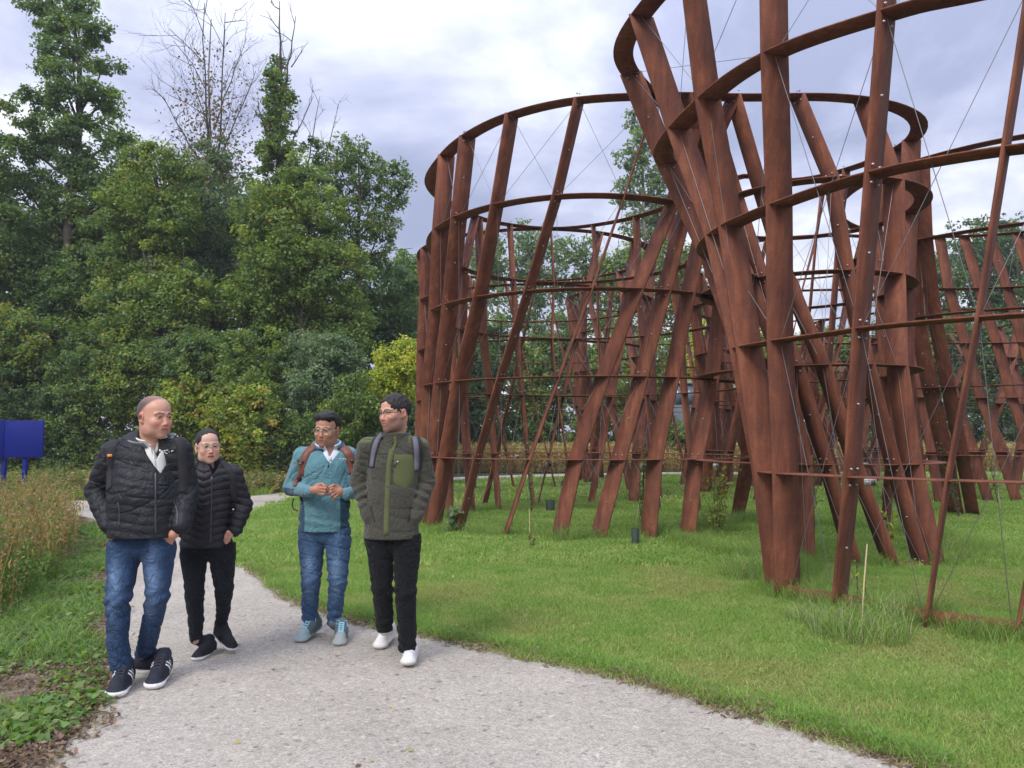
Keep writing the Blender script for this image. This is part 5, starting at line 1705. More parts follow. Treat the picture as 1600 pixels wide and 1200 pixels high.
def trousers(person, hips, chains, seed, col, m, fade=None, fold=.006, hemfold=.006, name='trousers', cut=None, k=.018, hipflat=.8):
    """hips: (a, b, r); chains: list of [(point, radius), ...] from hip to hem"""
    pts = [hips[0], hips[1]] + [q for ch in chains for q, r in ch]
    lo, hi = garment_bounds(pts, .17)
    F = Field(lo, hi, .006)
    F.cap(hips[0], hips[1], hips[2], hips[2], 0, ((0, 1, 0), hipflat))
    for ch in chains:
        F2 = None
        for (a, ra), (b, rb) in zip(ch[:-1], ch[1:]):
            F.cap(a, b, ra * .95, rb * .92, k if a is ch[0][0] else .012)
    w1 = waves(seed, 8, 28, 60); w2 = waves(seed + 1, 6, 12, 30); cr = creases(seed + 2, 5, 50, (.4, 0, 1), .2)
    hem = [(np.array(ch[-1][0]), np.array(ch[-2][0])) for ch in chains]
    knees = [np.array(ch[1][0]) for ch in chains]
    def dsp(p):
        d = fold * .35 * w1(p) + fold * .5 * w2(p) + fold * .8 * cr(p)
        # slanting pull folds behind knee and at hem
        for (hm, pk) in hem:
            u = np.exp(-((p[:, 2] - hm[2] - .05) / .07) ** 2) * (np.abs(p[:, 0] - hm[0]) < .11)
            d = d + hemfold * u * np.sin((p[:, 2] + .25 * p[:, 0] + .05 * np.sin(p[:, 0] * 14 + hm[0] * 40)) * 105) * .6
        for kn in knees:
            u = np.exp(-((p[:, 2] - kn[2]) / .07) ** 2) * (np.abs(p[:, 0] - kn[0]) < .12)
            d = d + fold * .55 * u * np.sin((p[:, 2] - .5 * p[:, 0] + .02 * np.sin(p[:, 0] * 20)) * 80)
        return d
    F.disp(dsp)
    for (hm, pk) in hem:
        ax = (pk - hm) / np.linalg.norm(pk - hm)
        # open hem: cut flat
        g = np.stack(np.meshgrid(*F.ax, indexing='ij'), -1)
        near = (np.abs(g[..., 0] - hm[0]) < .10) & (g[..., 2] < hm[2] + .03)
        d = -((g - hm) @ ax)
        F.v = np.where(near, np.maximum(F.v, d.astype(np.float32)), F.v)
    if cut is not None: F.cut_below(cut, (0, 0, -1))
    colb = np.array(col)
    nf = waves(seed + 5, 6, 6, 22)
    def cf(p):
        c = np.repeat(colb[None], len(p), 0)
        if fade is not None:
            m = np.zeros(len(p))
            for ch in chains:
                a = np.array(ch[0][0]); b = np.array(ch[1][0])
                t = np.clip(((p - a) @ (b - a)) / ((b - a) @ (b - a)), 0, 1)
                ctr = a + (b - a) * t[:, None]
                front = s01(ctr[:, 1] - p[:, 1], .0, .08)
                m = np.maximum(m, front * np.exp(-((t - .66) / .40) ** 2) * np.exp(-((p[:, 0] - ctr[:, 0]) / .042) ** 2))
                b2 = np.array(ch[2][0]); t2 = np.clip(((p - b) @ (b2 - b)) / ((b2 - b) @ (b2 - b)), 0, 1)
                c2 = b + (b2 - b) * t2[:, None]
                m = np.maximum(m, .5 * s01(c2[:, 1] - p[:, 1], .0, .07) * np.exp(-((t2 - .15) / .3) ** 2) * np.exp(-((p[:, 0] - c2[:, 0]) / .036) ** 2))
            m = m * (.75 + .35 * nf(p))
            c = c * (1 - m[:, None]) + np.array(fade) * m[:, None]
        return np.clip(c, 0, 1)
    ob, v, f = field_obj(name, F, m, person, cf)
    return ob, bvh_of(v, f)
ZERO = (0, 0, 0)
def A3(v): return np.array(tuple(v), float)

# ------------------------------------------------------------------ man in the black padded jacket
def man_black():
    Y0 = 4.74
    J = lambda x, y, d=0.0: A3(P(x, y, Y0 + d))
    root = empty('person', (J(222, 840)[0], Y0, 0), 'balding man in black padded jacket and blue jeans, hands in pockets, looking sideways', 'person', 'people strolling along the path')
    # jacket
    pts = [J(133, 690), J(312, 850), J(222, 670, -.2), J(222, 850, .2)]
    lo, hi = garment_bounds(pts, .06); F = Field(lo, hi, .0058)
    fl = ((0, 1, 0), .68)
    F.cap(J(226, 728, .01), J(224, 770, -.01), .188, .205, 0, fl)
    F.cap(J(224, 770, -.01), J(222, 842, -.015), .205, .204, .03, ((0, 1, 0), .74))
    F.cap(J(180, 708, .02), J(276, 706, .02), .070, .070, .05)
    F.cap(J(212, 692, .03), J(248, 691, .03), .072, .072, .05)
    F.cap(J(180, 708, .02), J(152, 768, .06), .082, .070, .03); F.cap(J(152, 768, .06), J(170, 820, -.05), .070, .054, .015)
    F.cap(J(278, 706, .02), J(293, 768, .06), .082, .070, .03); F.cap(J(293, 768, .06), J(283, 820, -.05), .070, .056, .015)
    zc = J(222, 800)[2]; xc = J(222, 800)[0]
    w1 = waves(3, 9, 16, 45); w3 = waves(8, 8, 60, 120); cr = creases(4, 4, 60)
    xl, xr = J(168, 700)[0], J(286, 700)[0]
    def dq(p):
        arm = (p[:, 0] < xl) | (p[:, 0] > xr)
        ph = np.where(arm, p[:, 2] + .35 * np.abs(p[:, 0] - xc), p[:, 2] + .012 * np.sin(p[:, 0] * 14))
        q = np.abs(np.sin(ph * math.pi / .052))
        return .0052 * np.sqrt(q) - .0025 + .012 * w1(p) + .005 * w3(p) + .006 * cr(p)
    F.disp(dq)
    # open collar front
    F.vcut(J(242, 740, -.15), J(238, 690, -.12), .098, Y0 - .035)
    F.cap(J(236, 655, .0), J(236, 700, .0), .075, .062, .01, sub=True)
    F.cut_below(J(222, 838), (0, 0, 1))
    jk, v, f = field_obj('jacket', F, M['puffer'], root, (.009, .011, .016))
    bv = bvh_of(v, f)
    # grey collar of the jacket
    cR = rotm(.1, .30, 0)
    lo, hi = garment_bounds([J(238, 690)], .20); F = Field(lo, hi, .0045)
    F.ring(J(236, 692, .02), cR, .100, .088, .032, .009, 0, flare=.65)
    F.vcut(J(242, 728, -.10), J(240, 690, -.10), .070, Y0 - .015)
    field_obj('collar', F, M['fleece'], jk, (.19, .19, .22))
    # shirt
    lo, hi = garment_bounds([J(238, 715)], .21); F = Field(lo, hi, .0048)
    F.cap(J(236, 722, .01), J(240, 756, .0), .120, .118, 0, ((0, 1, 0), .90))
    F.cap(J(226, 703, .02), J(250, 703, .02), .058, .058, .03)
    F.ring(J(238, 689, .0), rotm(.15, .34, 0), .074, .070, .030, .007, .006, flare=.35)
    F.vcut(J(240, 718, -.10), J(238, 694, -.10), .038, Y0 - .02)
    F.disp(lambda p: .003 * w1(p * 1.3))
    sh, sv, sf = field_obj('shirt', F, M['cotton'], root, (.66, .66, .62))
    bs = bvh_of(sv, sf)
    strip('placket', bs, [(240, 705), (242, 733)], .014, .002, M['cotton'], sh, col=(.60, .60, .57))
    for y in (711, 722):
        h_, n_ = hit(bs, 241, y)
    # jeans
    hips = (J(205, 846, .0), J(240, 846, .0), .118)
    ch = [[(J(194, 858, .0), .106), (J(185, 935, -.09), .080), (J(184, 1000, -.05), .066), (J(190, 1046, -.03), .066)],
          [(J(249, 858, .0), .104), (J(246, 930, -.02), .073), (J(232, 995, .10), .062), (J(224, 1034, .20), .062)]]
    tr, tb = trousers(root, hips, ch, 21, (.022, .05, .115), M['denim'], (.17, .27, .45), name='jeans', fold=.010, hemfold=.009, cut=J(222, 833))
    strip('fly', tb, [(228, 842), (229, 862)], .03, .003, M['denim'], tr, col=(.03, .06, .13))
    for pth in ([(170, 846), (176, 856), (190, 860)], [(270, 846), (262, 856), (250, 858)]):
        strip('pocket_seam', tb, pth, .006, .002, M['denim'], tr, col=(.05, .09, .17))
    # hands deep in the pockets: wrist and heel of the hand show
    hands = []
    for (wx, wy, kx, ky, sx) in ((172, 824, 184, 848, 1), (281, 824, 262, 842, -1)):
        w_ = J(wx, wy, -.05); pm = J((wx + kx) / 2, (wy + ky) / 2 + 1, -.055)
        kn = [J(kx + sx * i * 4 - sx * 5, ky + 6, -.03) for i in range(4)]
        tp = [q + np.array([0, .03, -.05]) for q in kn]
        th = [J(kx + sx * 5, ky - 3, -.05), J(kx + sx * 7, ky + 3, -.04), J(kx + sx * 8, ky + 8, -.03)]
        hands.append(hand(w_, pm, kn, tp, th))
    C0 = J(242, 651, -.02)
    body, W, R3, o = head(root, C0, math.radians(60), math.radians(4), 0, 1.10, 'fair', None, jaw=1.16, neck_to=J(237, 697, .035), stubble=.18, buzz=True, hands=hands,
        arms=[(J(226, 730, .03), J(222, 810, .03), .09, .09), (J(226, 722, .04), J(180, 712, .03), .04, .04), (J(226, 722, .04), J(276, 712, .03), .04, .04), (J(180, 712), J(152, 768, .06), .045, .04), (J(152, 768, .06), J(172, 824, -.05), .04, .028), (J(276, 712), J(293, 768, .06), .045, .04), (J(293, 768, .06), J(282, 824, -.05), .04, .028), (J(200, 855), J(187, 940, -.08), .06, .045), (J(244, 855), J(244, 935), .06, .045), (J(187, 940, -.08), J(190, 1042, -.03), .045, .035), (J(244, 935), J(223, 1028, .19), .045, .035)])
    # zip, seams, logo, pocket lines
    strip('zip', bv, [(243, 738), (243, 770), (243, 834)], .010, .003, M['zip'], jk)
    strip('pocket_zip', bv, [(184, 785), (187, 800), (186, 822)], .006, .002, M['zip'], jk)
    strip('pocket_zip', bv, [(272, 785), (277, 800), (276, 822)], .006, .002, M['zip'], jk)
    for pth in ([(249, 702), (250, 706)], [(250, 702), (251.5, 706)]):
        strip('logo', bv, pth, .004, .001, M['whiteprint'], jk, sub=1)
    for x0, x1, y0 in ((256, 259, 704), (260, 263, 703.5), (256, 259, 706.5), (264, 268, 706), (268, 271, 704.5), (259, 262, 708.5)):
        strip('logo', bv, [(x0, y0), (x1, y0)], .005, .001, M['whiteprint'], jk, sub=1)
    # backpack
    bp = backpack('black backpack worn by the balding man, only its straps showing', J(226, 770, .27), .34, .46, .16, (.015, .015, .02), M['puffer'])
    strip('strap', bv, [(186, 683), (176, 700), (172, 730), (170, 765)], .056, .004, M['blackstrap'], bp)
    strip('strap', bv, [(276, 683), (284, 700), (286, 730), (286, 770)], .056, .004, M['blackstrap'], bp)
    strip('tag', bv, [(169, 712), (176, 712)], .018, .008, M['orangetag'], bp, sub=2)
    # shoes
    he, to = A3(G(199, 1068)), A3(G(180, 1095)); he[2] = .0; to[2] = .012
    d = (to - he); d /= np.linalg.norm(d); he = to - d * .33
    shoe(root, he, to, J(190, 1046, -.0), (.018, .022, .035), (.78, .78, .78), 1.36, .024, stripes=(.8, .8, .8), lace=(.03, .03, .045))
    to = A3(G(240, 1081)); d = np.array([.22, -1, 0]); d /= np.linalg.norm(d); he = to - d * .32; he[2] = .02; to[2] = .012
    shoe(root, he, to, J(222, 1034, .20), (.018, .022, .035), (.78, .78, .78), 1.36, .024, stripes=(.8, .8, .8), lace=(.03, .03, .045))

# ------------------------------------------------------------------ woman in the quilted jacket
def woman_black():
    Y0 = 5.38
    J = lambda x, y, d=0.0: A3(P(x, y, Y0 + d))
    root = empty('person', (J(325, 840)[0], Y0, 0), 'woman in black quilted puffer jacket and glasses, dark hair tied back, beside the balding man', 'person', 'people strolling along the path')
    lo, hi = garment_bounds([J(270, 720), J(392, 855), J(325, 720, -.15), J(325, 720, .17)], .06); F = Field(lo, hi, .0058)
    F.cap(J(328, 752, .0), J(326, 790, .0), .150, .148, 0, ((0, 1, 0), .78))
    F.cap(J(326, 790, .0), J(322, 864, .0), .152, .178, .03, ((0, 1, 0), .78))
    F.cap(J(296, 741, .01), J(362, 741, .01), .055, .055, .05)
    F.cap(J(316, 727, .01), J(338, 727, .01), .055, .055, .04)
    F.cap(J(364, 742, .01), J(381, 790, .05), .066, .056, .03); F.cap(J(381, 790, .05), J(368, 828, -.05), .056, .044, .015)
    F.cap(J(294, 742, .01), J(279, 790, .05), .066, .056, .03); F.cap(J(279, 790, .05), J(284, 828, -.04), .056, .044, .015)
    xc = J(327, 800)[0]; w1 = waves(13, 9, 24, 60); cr = creases(14, 3, 60); xl, xr = J(288, 700)[0], J(368, 700)[0]
    def dq(p):
        arm = (p[:, 0] < xl) | (p[:, 0] > xr)
        ph = np.where(arm, p[:, 2] + .3 * np.abs(p[:, 0] - xc), p[:, 2] - .42 * np.abs(p[:, 0] - xc) + .25 * np.maximum(np.abs(p[:, 0] - xc) - .09, 0))
        return .0105 * np.sqrt(np.abs(np.sin(ph * math.pi / .050))) - .005 + .006 * w1(p) + .002 * cr(p)
    F.disp(dq)
    F.ring(J(327, 722, .0), rotm(.1, .22, 0), .066, .062, .032, .010, .02)
    F.vcut(J(331, 742, -.12), J(330, 712, -.10), .052, Y0 - .03)
    F.cap(J(327, 690), J(328, 728), .055, .048, .01, sub=True)
    F.cut_below(J(325, 853), (0, 0, 1))
    jk, v, f = field_obj('jacket', F, M['puffer'], root, (.013, .012, .017)); bv = bvh_of(v, f)
    strip('zip', bv, [(331, 744), (330, 790), (329, 848)], .010, .003, M['zip'], jk)
    hips = (J(309, 850), J(341, 850), .118)
    ch = [[(J(303, 866), .098), (J(304, 925, -.05), .068), (J(306, 970, -.02), .055), (J(306, 1000, -.02), .046)],
          [(J(347, 866), .098), (J(350, 920, -.03), .068), (J(349, 950, .08), .052), (J(345, 974, .14), .046)]]
    trousers(root, hips, ch, 41, (.009, .011, .016), M['denim'], (.02, .023, .03), name='trousers', fold=.005, hemfold=.003, cut=J(322, 848))
    hands = []
    w_ = J(368, 826, -.05); kn = [J(358 - i * 2, 838 + i * 2, -.07) for i in range(4)]
    hands.append(hand(w_, J(363, 832, -.06), kn, [q + [0, .01, -.03] for q in kn], [J(356, 832, -.09), J(353, 836, -.09), J(352, 840, -.09)], .0075))
    w_ = J(284, 826, -.04); kn = [J(292 + i * 2, 838 + i * 2, -.06) for i in range(4)]
    hands.append(hand(w_, J(288, 832, -.05), kn, [q + [0, .01, -.03] for q in kn], [J(294, 832, -.08), J(297, 836, -.08), J(298, 840, -.08)], .0075))
    body, W, R3, o = head(root, J(325, 697, -.015), math.radians(33), math.radians(3), math.radians(-2), .99, 'pale', None, jaw=1.06, neck_to=J(327, 729, .02), fem=True, hands=hands, mouth_open=.001,
        arms=[(J(328, 755, .02), J(325, 825, .02), .08, .08), (J(328, 745), J(364, 742), .045, .045), (J(328, 745), J(296, 742), .045, .045), (J(364, 742), J(381, 790, .05), .04, .035), (J(381, 790, .05), J(368, 826, -.05), .035, .025), (J(296, 742), J(279, 790, .05), .04, .035), (J(279, 790, .05), J(284, 826, -.04), .035, .025), (J(307, 860), J(304, 925, -.05), .07, .045), (J(345, 860), J(350, 920, -.03), .07, .045), (J(304, 925, -.05), J(306, 1000, -.02), .04, .030), (J(350, 920, -.03), J(345, 974, .14), .04, .030)])
    # hair pulled back
    s = .99
    F = Field(o - [.17, .19, .24], o + [.19, .21, .17], .0036)
    E = lambda c, r, k=.01, sub=False: F.ell(W(*c), np.array(r) * s, R3, k, sub)
    E((0, .024, .152), (.079, .100, .091), 0); E((0, -.008, .166), (.070, .074, .066), .02); E((0, .06, .12), (.070, .070, .07), .02)
    E((0, .125, .10), (.036, .038, .042), .02); F.cap(W(0, .135, .09), W(-.02, .12, -.03), .030, .018, .02)
    E((0, -.112, .112), (.062, .072, .094), .016, True)
    E((0, -.035, .02), (.12, .075, .075), .01, True)
    for sx in (-1, 1): E((sx * .082, .012, .110), (.022, .024, .034), .008, True)
    gw = waves(77, 8, 90, 190)
    F.disp(lambda p: .0016 * gw((p - o) @ R3 * np.array([2.2, .35, 1])))
    field_obj('hair', F, M['hairm'], body, (.010, .008, .009))
    glasses(W, R3, s, body, M['goldframe'], True, .0235, .0185)
    for sx in (-1,):
        c = W(sx * .078, -.001, .080); G3 = Field(c - .012, c + .012, .0016); G3.ell(c, (.0045,) * 3, None, 0)
        field_obj('earring', G3, M['whiteprint'], body, (.8, .8, .8))
    bp = backpack('black backpack worn by the woman, one strap showing over her shoulder', J(330, 790, .24), .26, .36, .12, (.015, .015, .02), M['puffer'])
    strip('strap', bv, [(349, 722), (359, 736), (364, 755), (365, 785)], .046, .004, M['blackstrap'], bp)
    strip('strap', bv, [(307, 722), (300, 738), (297, 756), (296, 785)], .046, .004, M['blackstrap'], bp)
    to = A3(G(306, 1036)); d = np.array([-.04, -1, 0]); d /= np.linalg.norm(d); he = to - d * .27; to[2] = .01
    shoe(root, he, to, J(306, 998, -.01), (.012, .013, .018), (.7, .7, .7), 1.02, .022)
    # trailing foot pushes off, turned outwards, heel lifted
    he = J(337, 987, .20); to = J(366, 1004, .03)
    to[2] = .03; he[2] = .10
    d = to - he; d /= np.linalg.norm(d); he = to - d * .27
    shoe(root, he, to, J(344, 973, .15), (.012, .013, .018), (.72, .72, .72), 1.02, .022)

# ------------------------------------------------------------------ man in teal
def man_teal():
    Y0 = 5.85
    J = lambda x, y, d=0.0: A3(P(x, y, Y0 + d))
    root = empty('person', (J(507, 830)[0], Y0, 0), 'man in teal quarter zip fleece and blue jeans with round glasses, hands held together', 'person', 'people strolling along the path')
    lo, hi = garment_bounds([J(440, 695), J(572, 832), J(505, 700, -.34), J(505, 700, .18)], .06); F = Field(lo, hi, .006)
    F.cap(J(509, 735), J(508, 775), .185, .185, 0, ((0, 1, 0), .68))
    F.cap(J(508, 775), J(506, 840), .185, .186, .03, ((0, 1, 0), .70))
    F.cap(J(475, 713, .01), J(543, 713, .01), .062, .062, .06)
    F.cap(J(498, 700, .02), J(522, 700, .02), .062, .062, .04)
    el, er = J(456, 762, .04), J(562, 768, .04)
    wl, wr = J(483, 768, -.24), J(541, 772, -.24)
    F.cap(J(474, 714, .01), el, .075, .064, .03); F.cap(el, wl, .062, .042, .012)
    F.cap(J(544, 714, .01), er, .075, .064, .03); F.cap(er, wr, .062, .042, .012)
    w1 = waves(23, 10, 18, 50); w2 = waves(24, 6, 60, 110)
    zc = J(505, 826)[2]
    cr = creases(24, 4, 42, (.35, 0, 1))
    F.disp(lambda p: .010 * w1(p) + .0025 * w2(p) + .007 * cr(p) + .006 * np.exp(-((p[:, 2] - zc - .05) / .06) ** 2) * np.sin(p[:, 2] * 90 + p[:, 0] * 14))
    F.vcut(J(514, 724, -.13), J(514, 698, -.12), .085, Y0 - .03)
    F.cap(J(512, 670), J(512, 706), .066, .056, .01, sub=True)
    F.cut_below(J(506, 829), (0, 0, 1))
    xm = J(507, 800)[0]; zt = J(507, 762)[2]
    teal = np.array([.105, .235, .275]); navy = np.array([.018, .065, .11])
    xs_, xe_ = J(478, 790)[0], J(536, 790)[0]
    ys_ = Y0
    def cf(p):
        c = np.repeat(teal[None], len(p), 0)
        side = ((p[:, 0] < xs_ + .02 * np.sin(p[:, 2] * 9)) | (p[:, 0] > xe_)) & (p[:, 2] < zt + .0) & (p[:, 1] > Y0 - .135)
        c[side] = navy
        return c
    jk, v, f = field_obj('fleece', F, M['fleece'], root, cf); bv = bvh_of(v, f)
    lo, hi = garment_bounds([J(514, 698)], .19); F = Field(lo, hi, .0045)
    F.ring(J(513, 700, .015), rotm(0, .34, 0), .096, .084, .026, .009, 0, flare=.6)
    F.vcut(J(514, 720, -.10), J(514, 698, -.10), .062, Y0 - .01)
    field_obj('collar', F, M['fleece'], jk, (.02, .085, .15))
    lo, hi = garment_bounds([J(514, 708)], .19); F = Field(lo, hi, .0048)
    F.cap(J(513, 722, .0), J(514, 748, .0), .118, .115, 0, ((0, 1, 0), .86))
    F.cap(J(500, 708, .01), J(526, 708, .01), .055, .055, .03)
    F.ring(J(513, 697, .0), rotm(0, .34, 0), .080, .074, .026, .007, .006, flare=.4)
    F.vcut(J(514, 714, -.10), J(514, 698, -.10), .030, Y0 - .02)
    sh, sv, sf = field_obj('polo_shirt', F, M['cotton'], root, (.62, .66, .72)); bs = bvh_of(sv, sf)
    strip('placket', bs, [(516, 706), (516, 720)], .02, .002, M['cotton'], sh, col=(.56, .60, .66))
    strip('zip', bv, [(513, 722), (513, 730)], .010, .003, M['zip'], jk, sub=2)
    for x0, x1 in ((530, 534), (535, 538), (539, 542)):
        strip('logo', bv, [(x0, 717), (x1, 717.4)], .004, .001, M['whiteprint'], jk, sub=1)
    hips = (J(491, 830), J(524, 830), .120)
    ch = [[(J(487, 845), .104), (J(486, 905, -.06), .077), (J(484, 942, .0), .066), (J(484, 968, .03), .062)],
          [(J(529, 845), .104), (J(528, 905, -.05), .075), (J(524, 945, .0), .062), (J(522, 975, .02), .058)]]
    tr, tb = trousers(root, hips, ch, 61, (.045, .095, .19), M['denim'], (.22, .34, .52), name='jeans', fold=.009, hemfold=.009, cut=J(507, 824))
    # hands meeting at the chest, fingers curled towards each other
    hands = []
    W_ = lambda x, y, d: J(x, y, d)
    kn = [W_(500, 757.5, -.285), W_(501.5, 762, -.292), W_(501.5, 766.5, -.29), W_(500, 771, -.28)]
    md = [W_(507, 759, -.31), W_(508.5, 763, -.318), W_(508, 767.5, -.312), W_(506, 772, -.30)]
    tp = [W_(512.5, 763, -.295), W_(513, 766, -.298), W_(511.5, 769.5, -.29), W_(509, 773.5, -.28)]
    hands.append(hand(W_(484, 767, -.24), W_(493, 765, -.265), kn, tp, [W_(496, 758, -.27), W_(503, 756, -.30), W_(510, 760, -.305)], .0088, md))
    kn = [W_(524, 761, -.285), W_(522.5, 765.5, -.292), W_(524, 770, -.288), W_(527, 774, -.28)]
    md = [W_(517.5, 764, -.31), W_(516.5, 769, -.316), W_(519, 773.5, -.312), W_(523, 777.5, -.30)]
    tp = [W_(514.5, 768.5, -.29), W_(515, 773, -.292), W_(518, 777.5, -.288), W_(523, 781, -.28)]
    hands.append(hand(W_(540, 771, -.24), W_(531, 768, -.265), kn, tp, [W_(528, 760, -.27), W_(521, 758, -.30), W_(515, 761, -.305)], .0088, md))
    body, W, R3, o = head(root, J(511, 671, -.02), math.radians(-11), math.radians(-7) * -1, math.radians(3), 1.08, 'tan', None, jaw=1.1, neck_to=J(513, 708, .02), stubble=.28, brow=(.015, .012, .012), hands=hands, mouth_open=.0012,
        arms=[(J(509, 738, .02), J(507, 805, .02), .085, .085), (J(509, 722, .03), J(475, 714, .02), .04, .04), (J(509, 722, .03), J(543, 714, .02), .04, .04), (J(475, 714), el, .045, .04), (el, J(484, 767, -.24), .036, .026), (J(543, 714), er, .045, .04), (er, J(540, 771, -.24), .036, .026), (J(490, 840), J(486, 905, -.06), .08, .05), (J(526, 840), J(528, 905, -.05), .08, .05), (J(486, 905, -.06), J(484, 962, .02), .042, .034), (J(528, 905, -.05), J(522, 968, .01), .042, .034)])
    s = 1.08
    F = Field(o - [.16, .17, .12], o + [.16, .19, .20], .0034)
    E = lambda c, r, k=.01, sub=False: F.ell(W(*c), np.array(r) * s, R3, k, sub)
    E((0, .028, .160), (.083, .103, .092), 0); E((.008, -.045, .215), (.062, .050, .032), .03); E((-.03, -.035, .205), (.045, .05, .03), .02)
    E((0, -.085, .115), (.068, .072, .084), .010, True); E((0, -.03, .03), (.12, .08, .085), .01, True)
    for sx in (-1, 1): E((sx * .086, .010, .108), (.024, .024, .036), .008, True)
    gw = waves(78, 10, 70, 170)
    F.disp(lambda p: .0085 * gw((p - o) @ R3 * np.array([1.6, .5, 1])))
    field_obj('hair', F, M['hairm'], body, (.010, .009, .010))
    glasses(W, R3, s, body, M['goldframe'], True, .0245, .022)
    bp = backpack('dark backpack with brown leather straps worn by the man in teal', J(508, 765, .25), .30, .42, .14, (.03, .02, .02), M['leather'])
    br = (.17, .060, .040)
    for pth in ([(493, 697), (481, 706), (474, 722), (471, 742)], [(533, 697), (543, 706), (549, 722), (551, 740)]):
        strip('strap', bv, pth, .064, .005, M['leather'], bp, col=br)
    strip('strap', bv, [(471, 722), (470, 740), (464, 752), (460, 760)], .036, .004, M['leather'], bp, col=br, off=.008)
    strip('buckle', bv, [(466, 720), (476, 722)], .018, .012, M['buckle'], bp, sub=2, off=.006)
    strip('buckle', bv, [(547, 719), (556, 721)], .018, .012, M['buckle'], bp, sub=2, off=.006)
    strip('buckle_pin', bv, [(467, 722.5), (474, 723.8)], .004, .003, M['brass'], bp, sub=2, off=.020)
    # loose strap end hanging behind the elbow
    a = J(459, 778, .12)
    v, f = tube([a, a + [-.012, 0, -.05], a + [.0, 0, -.085], a + [.03, .01, -.10]], [.005] * 4, 5)
    put('strap_end', np_mesh('strap_end', v, f), M['blackstrap'], bp)
    gr = (.11, .145, .155)
    to = A3(G(468, 1007)); d = np.array([-.22, -1, 0]); d /= np.linalg.norm(d); he = to - d * .31; he[2] = .045; to[2] = .01
    shoe(root, he, to, J(484, 965, .03), gr, (.36, .42, .42), 1.18, .022, tip=(.28, .36, .38), lace=(.35, .66, .80))
    to = A3(G(531, 1012)); d = np.array([.16, -1, 0]); d /= np.linalg.norm(d); he = to - d * .31; to[2] = .01
    shoe(root, he, to, J(522, 973, .0), gr, (.38, .42, .42), 1.18, .022, tip=(.30, .34, .34), lace=(.35, .66, .80), stripes=None)

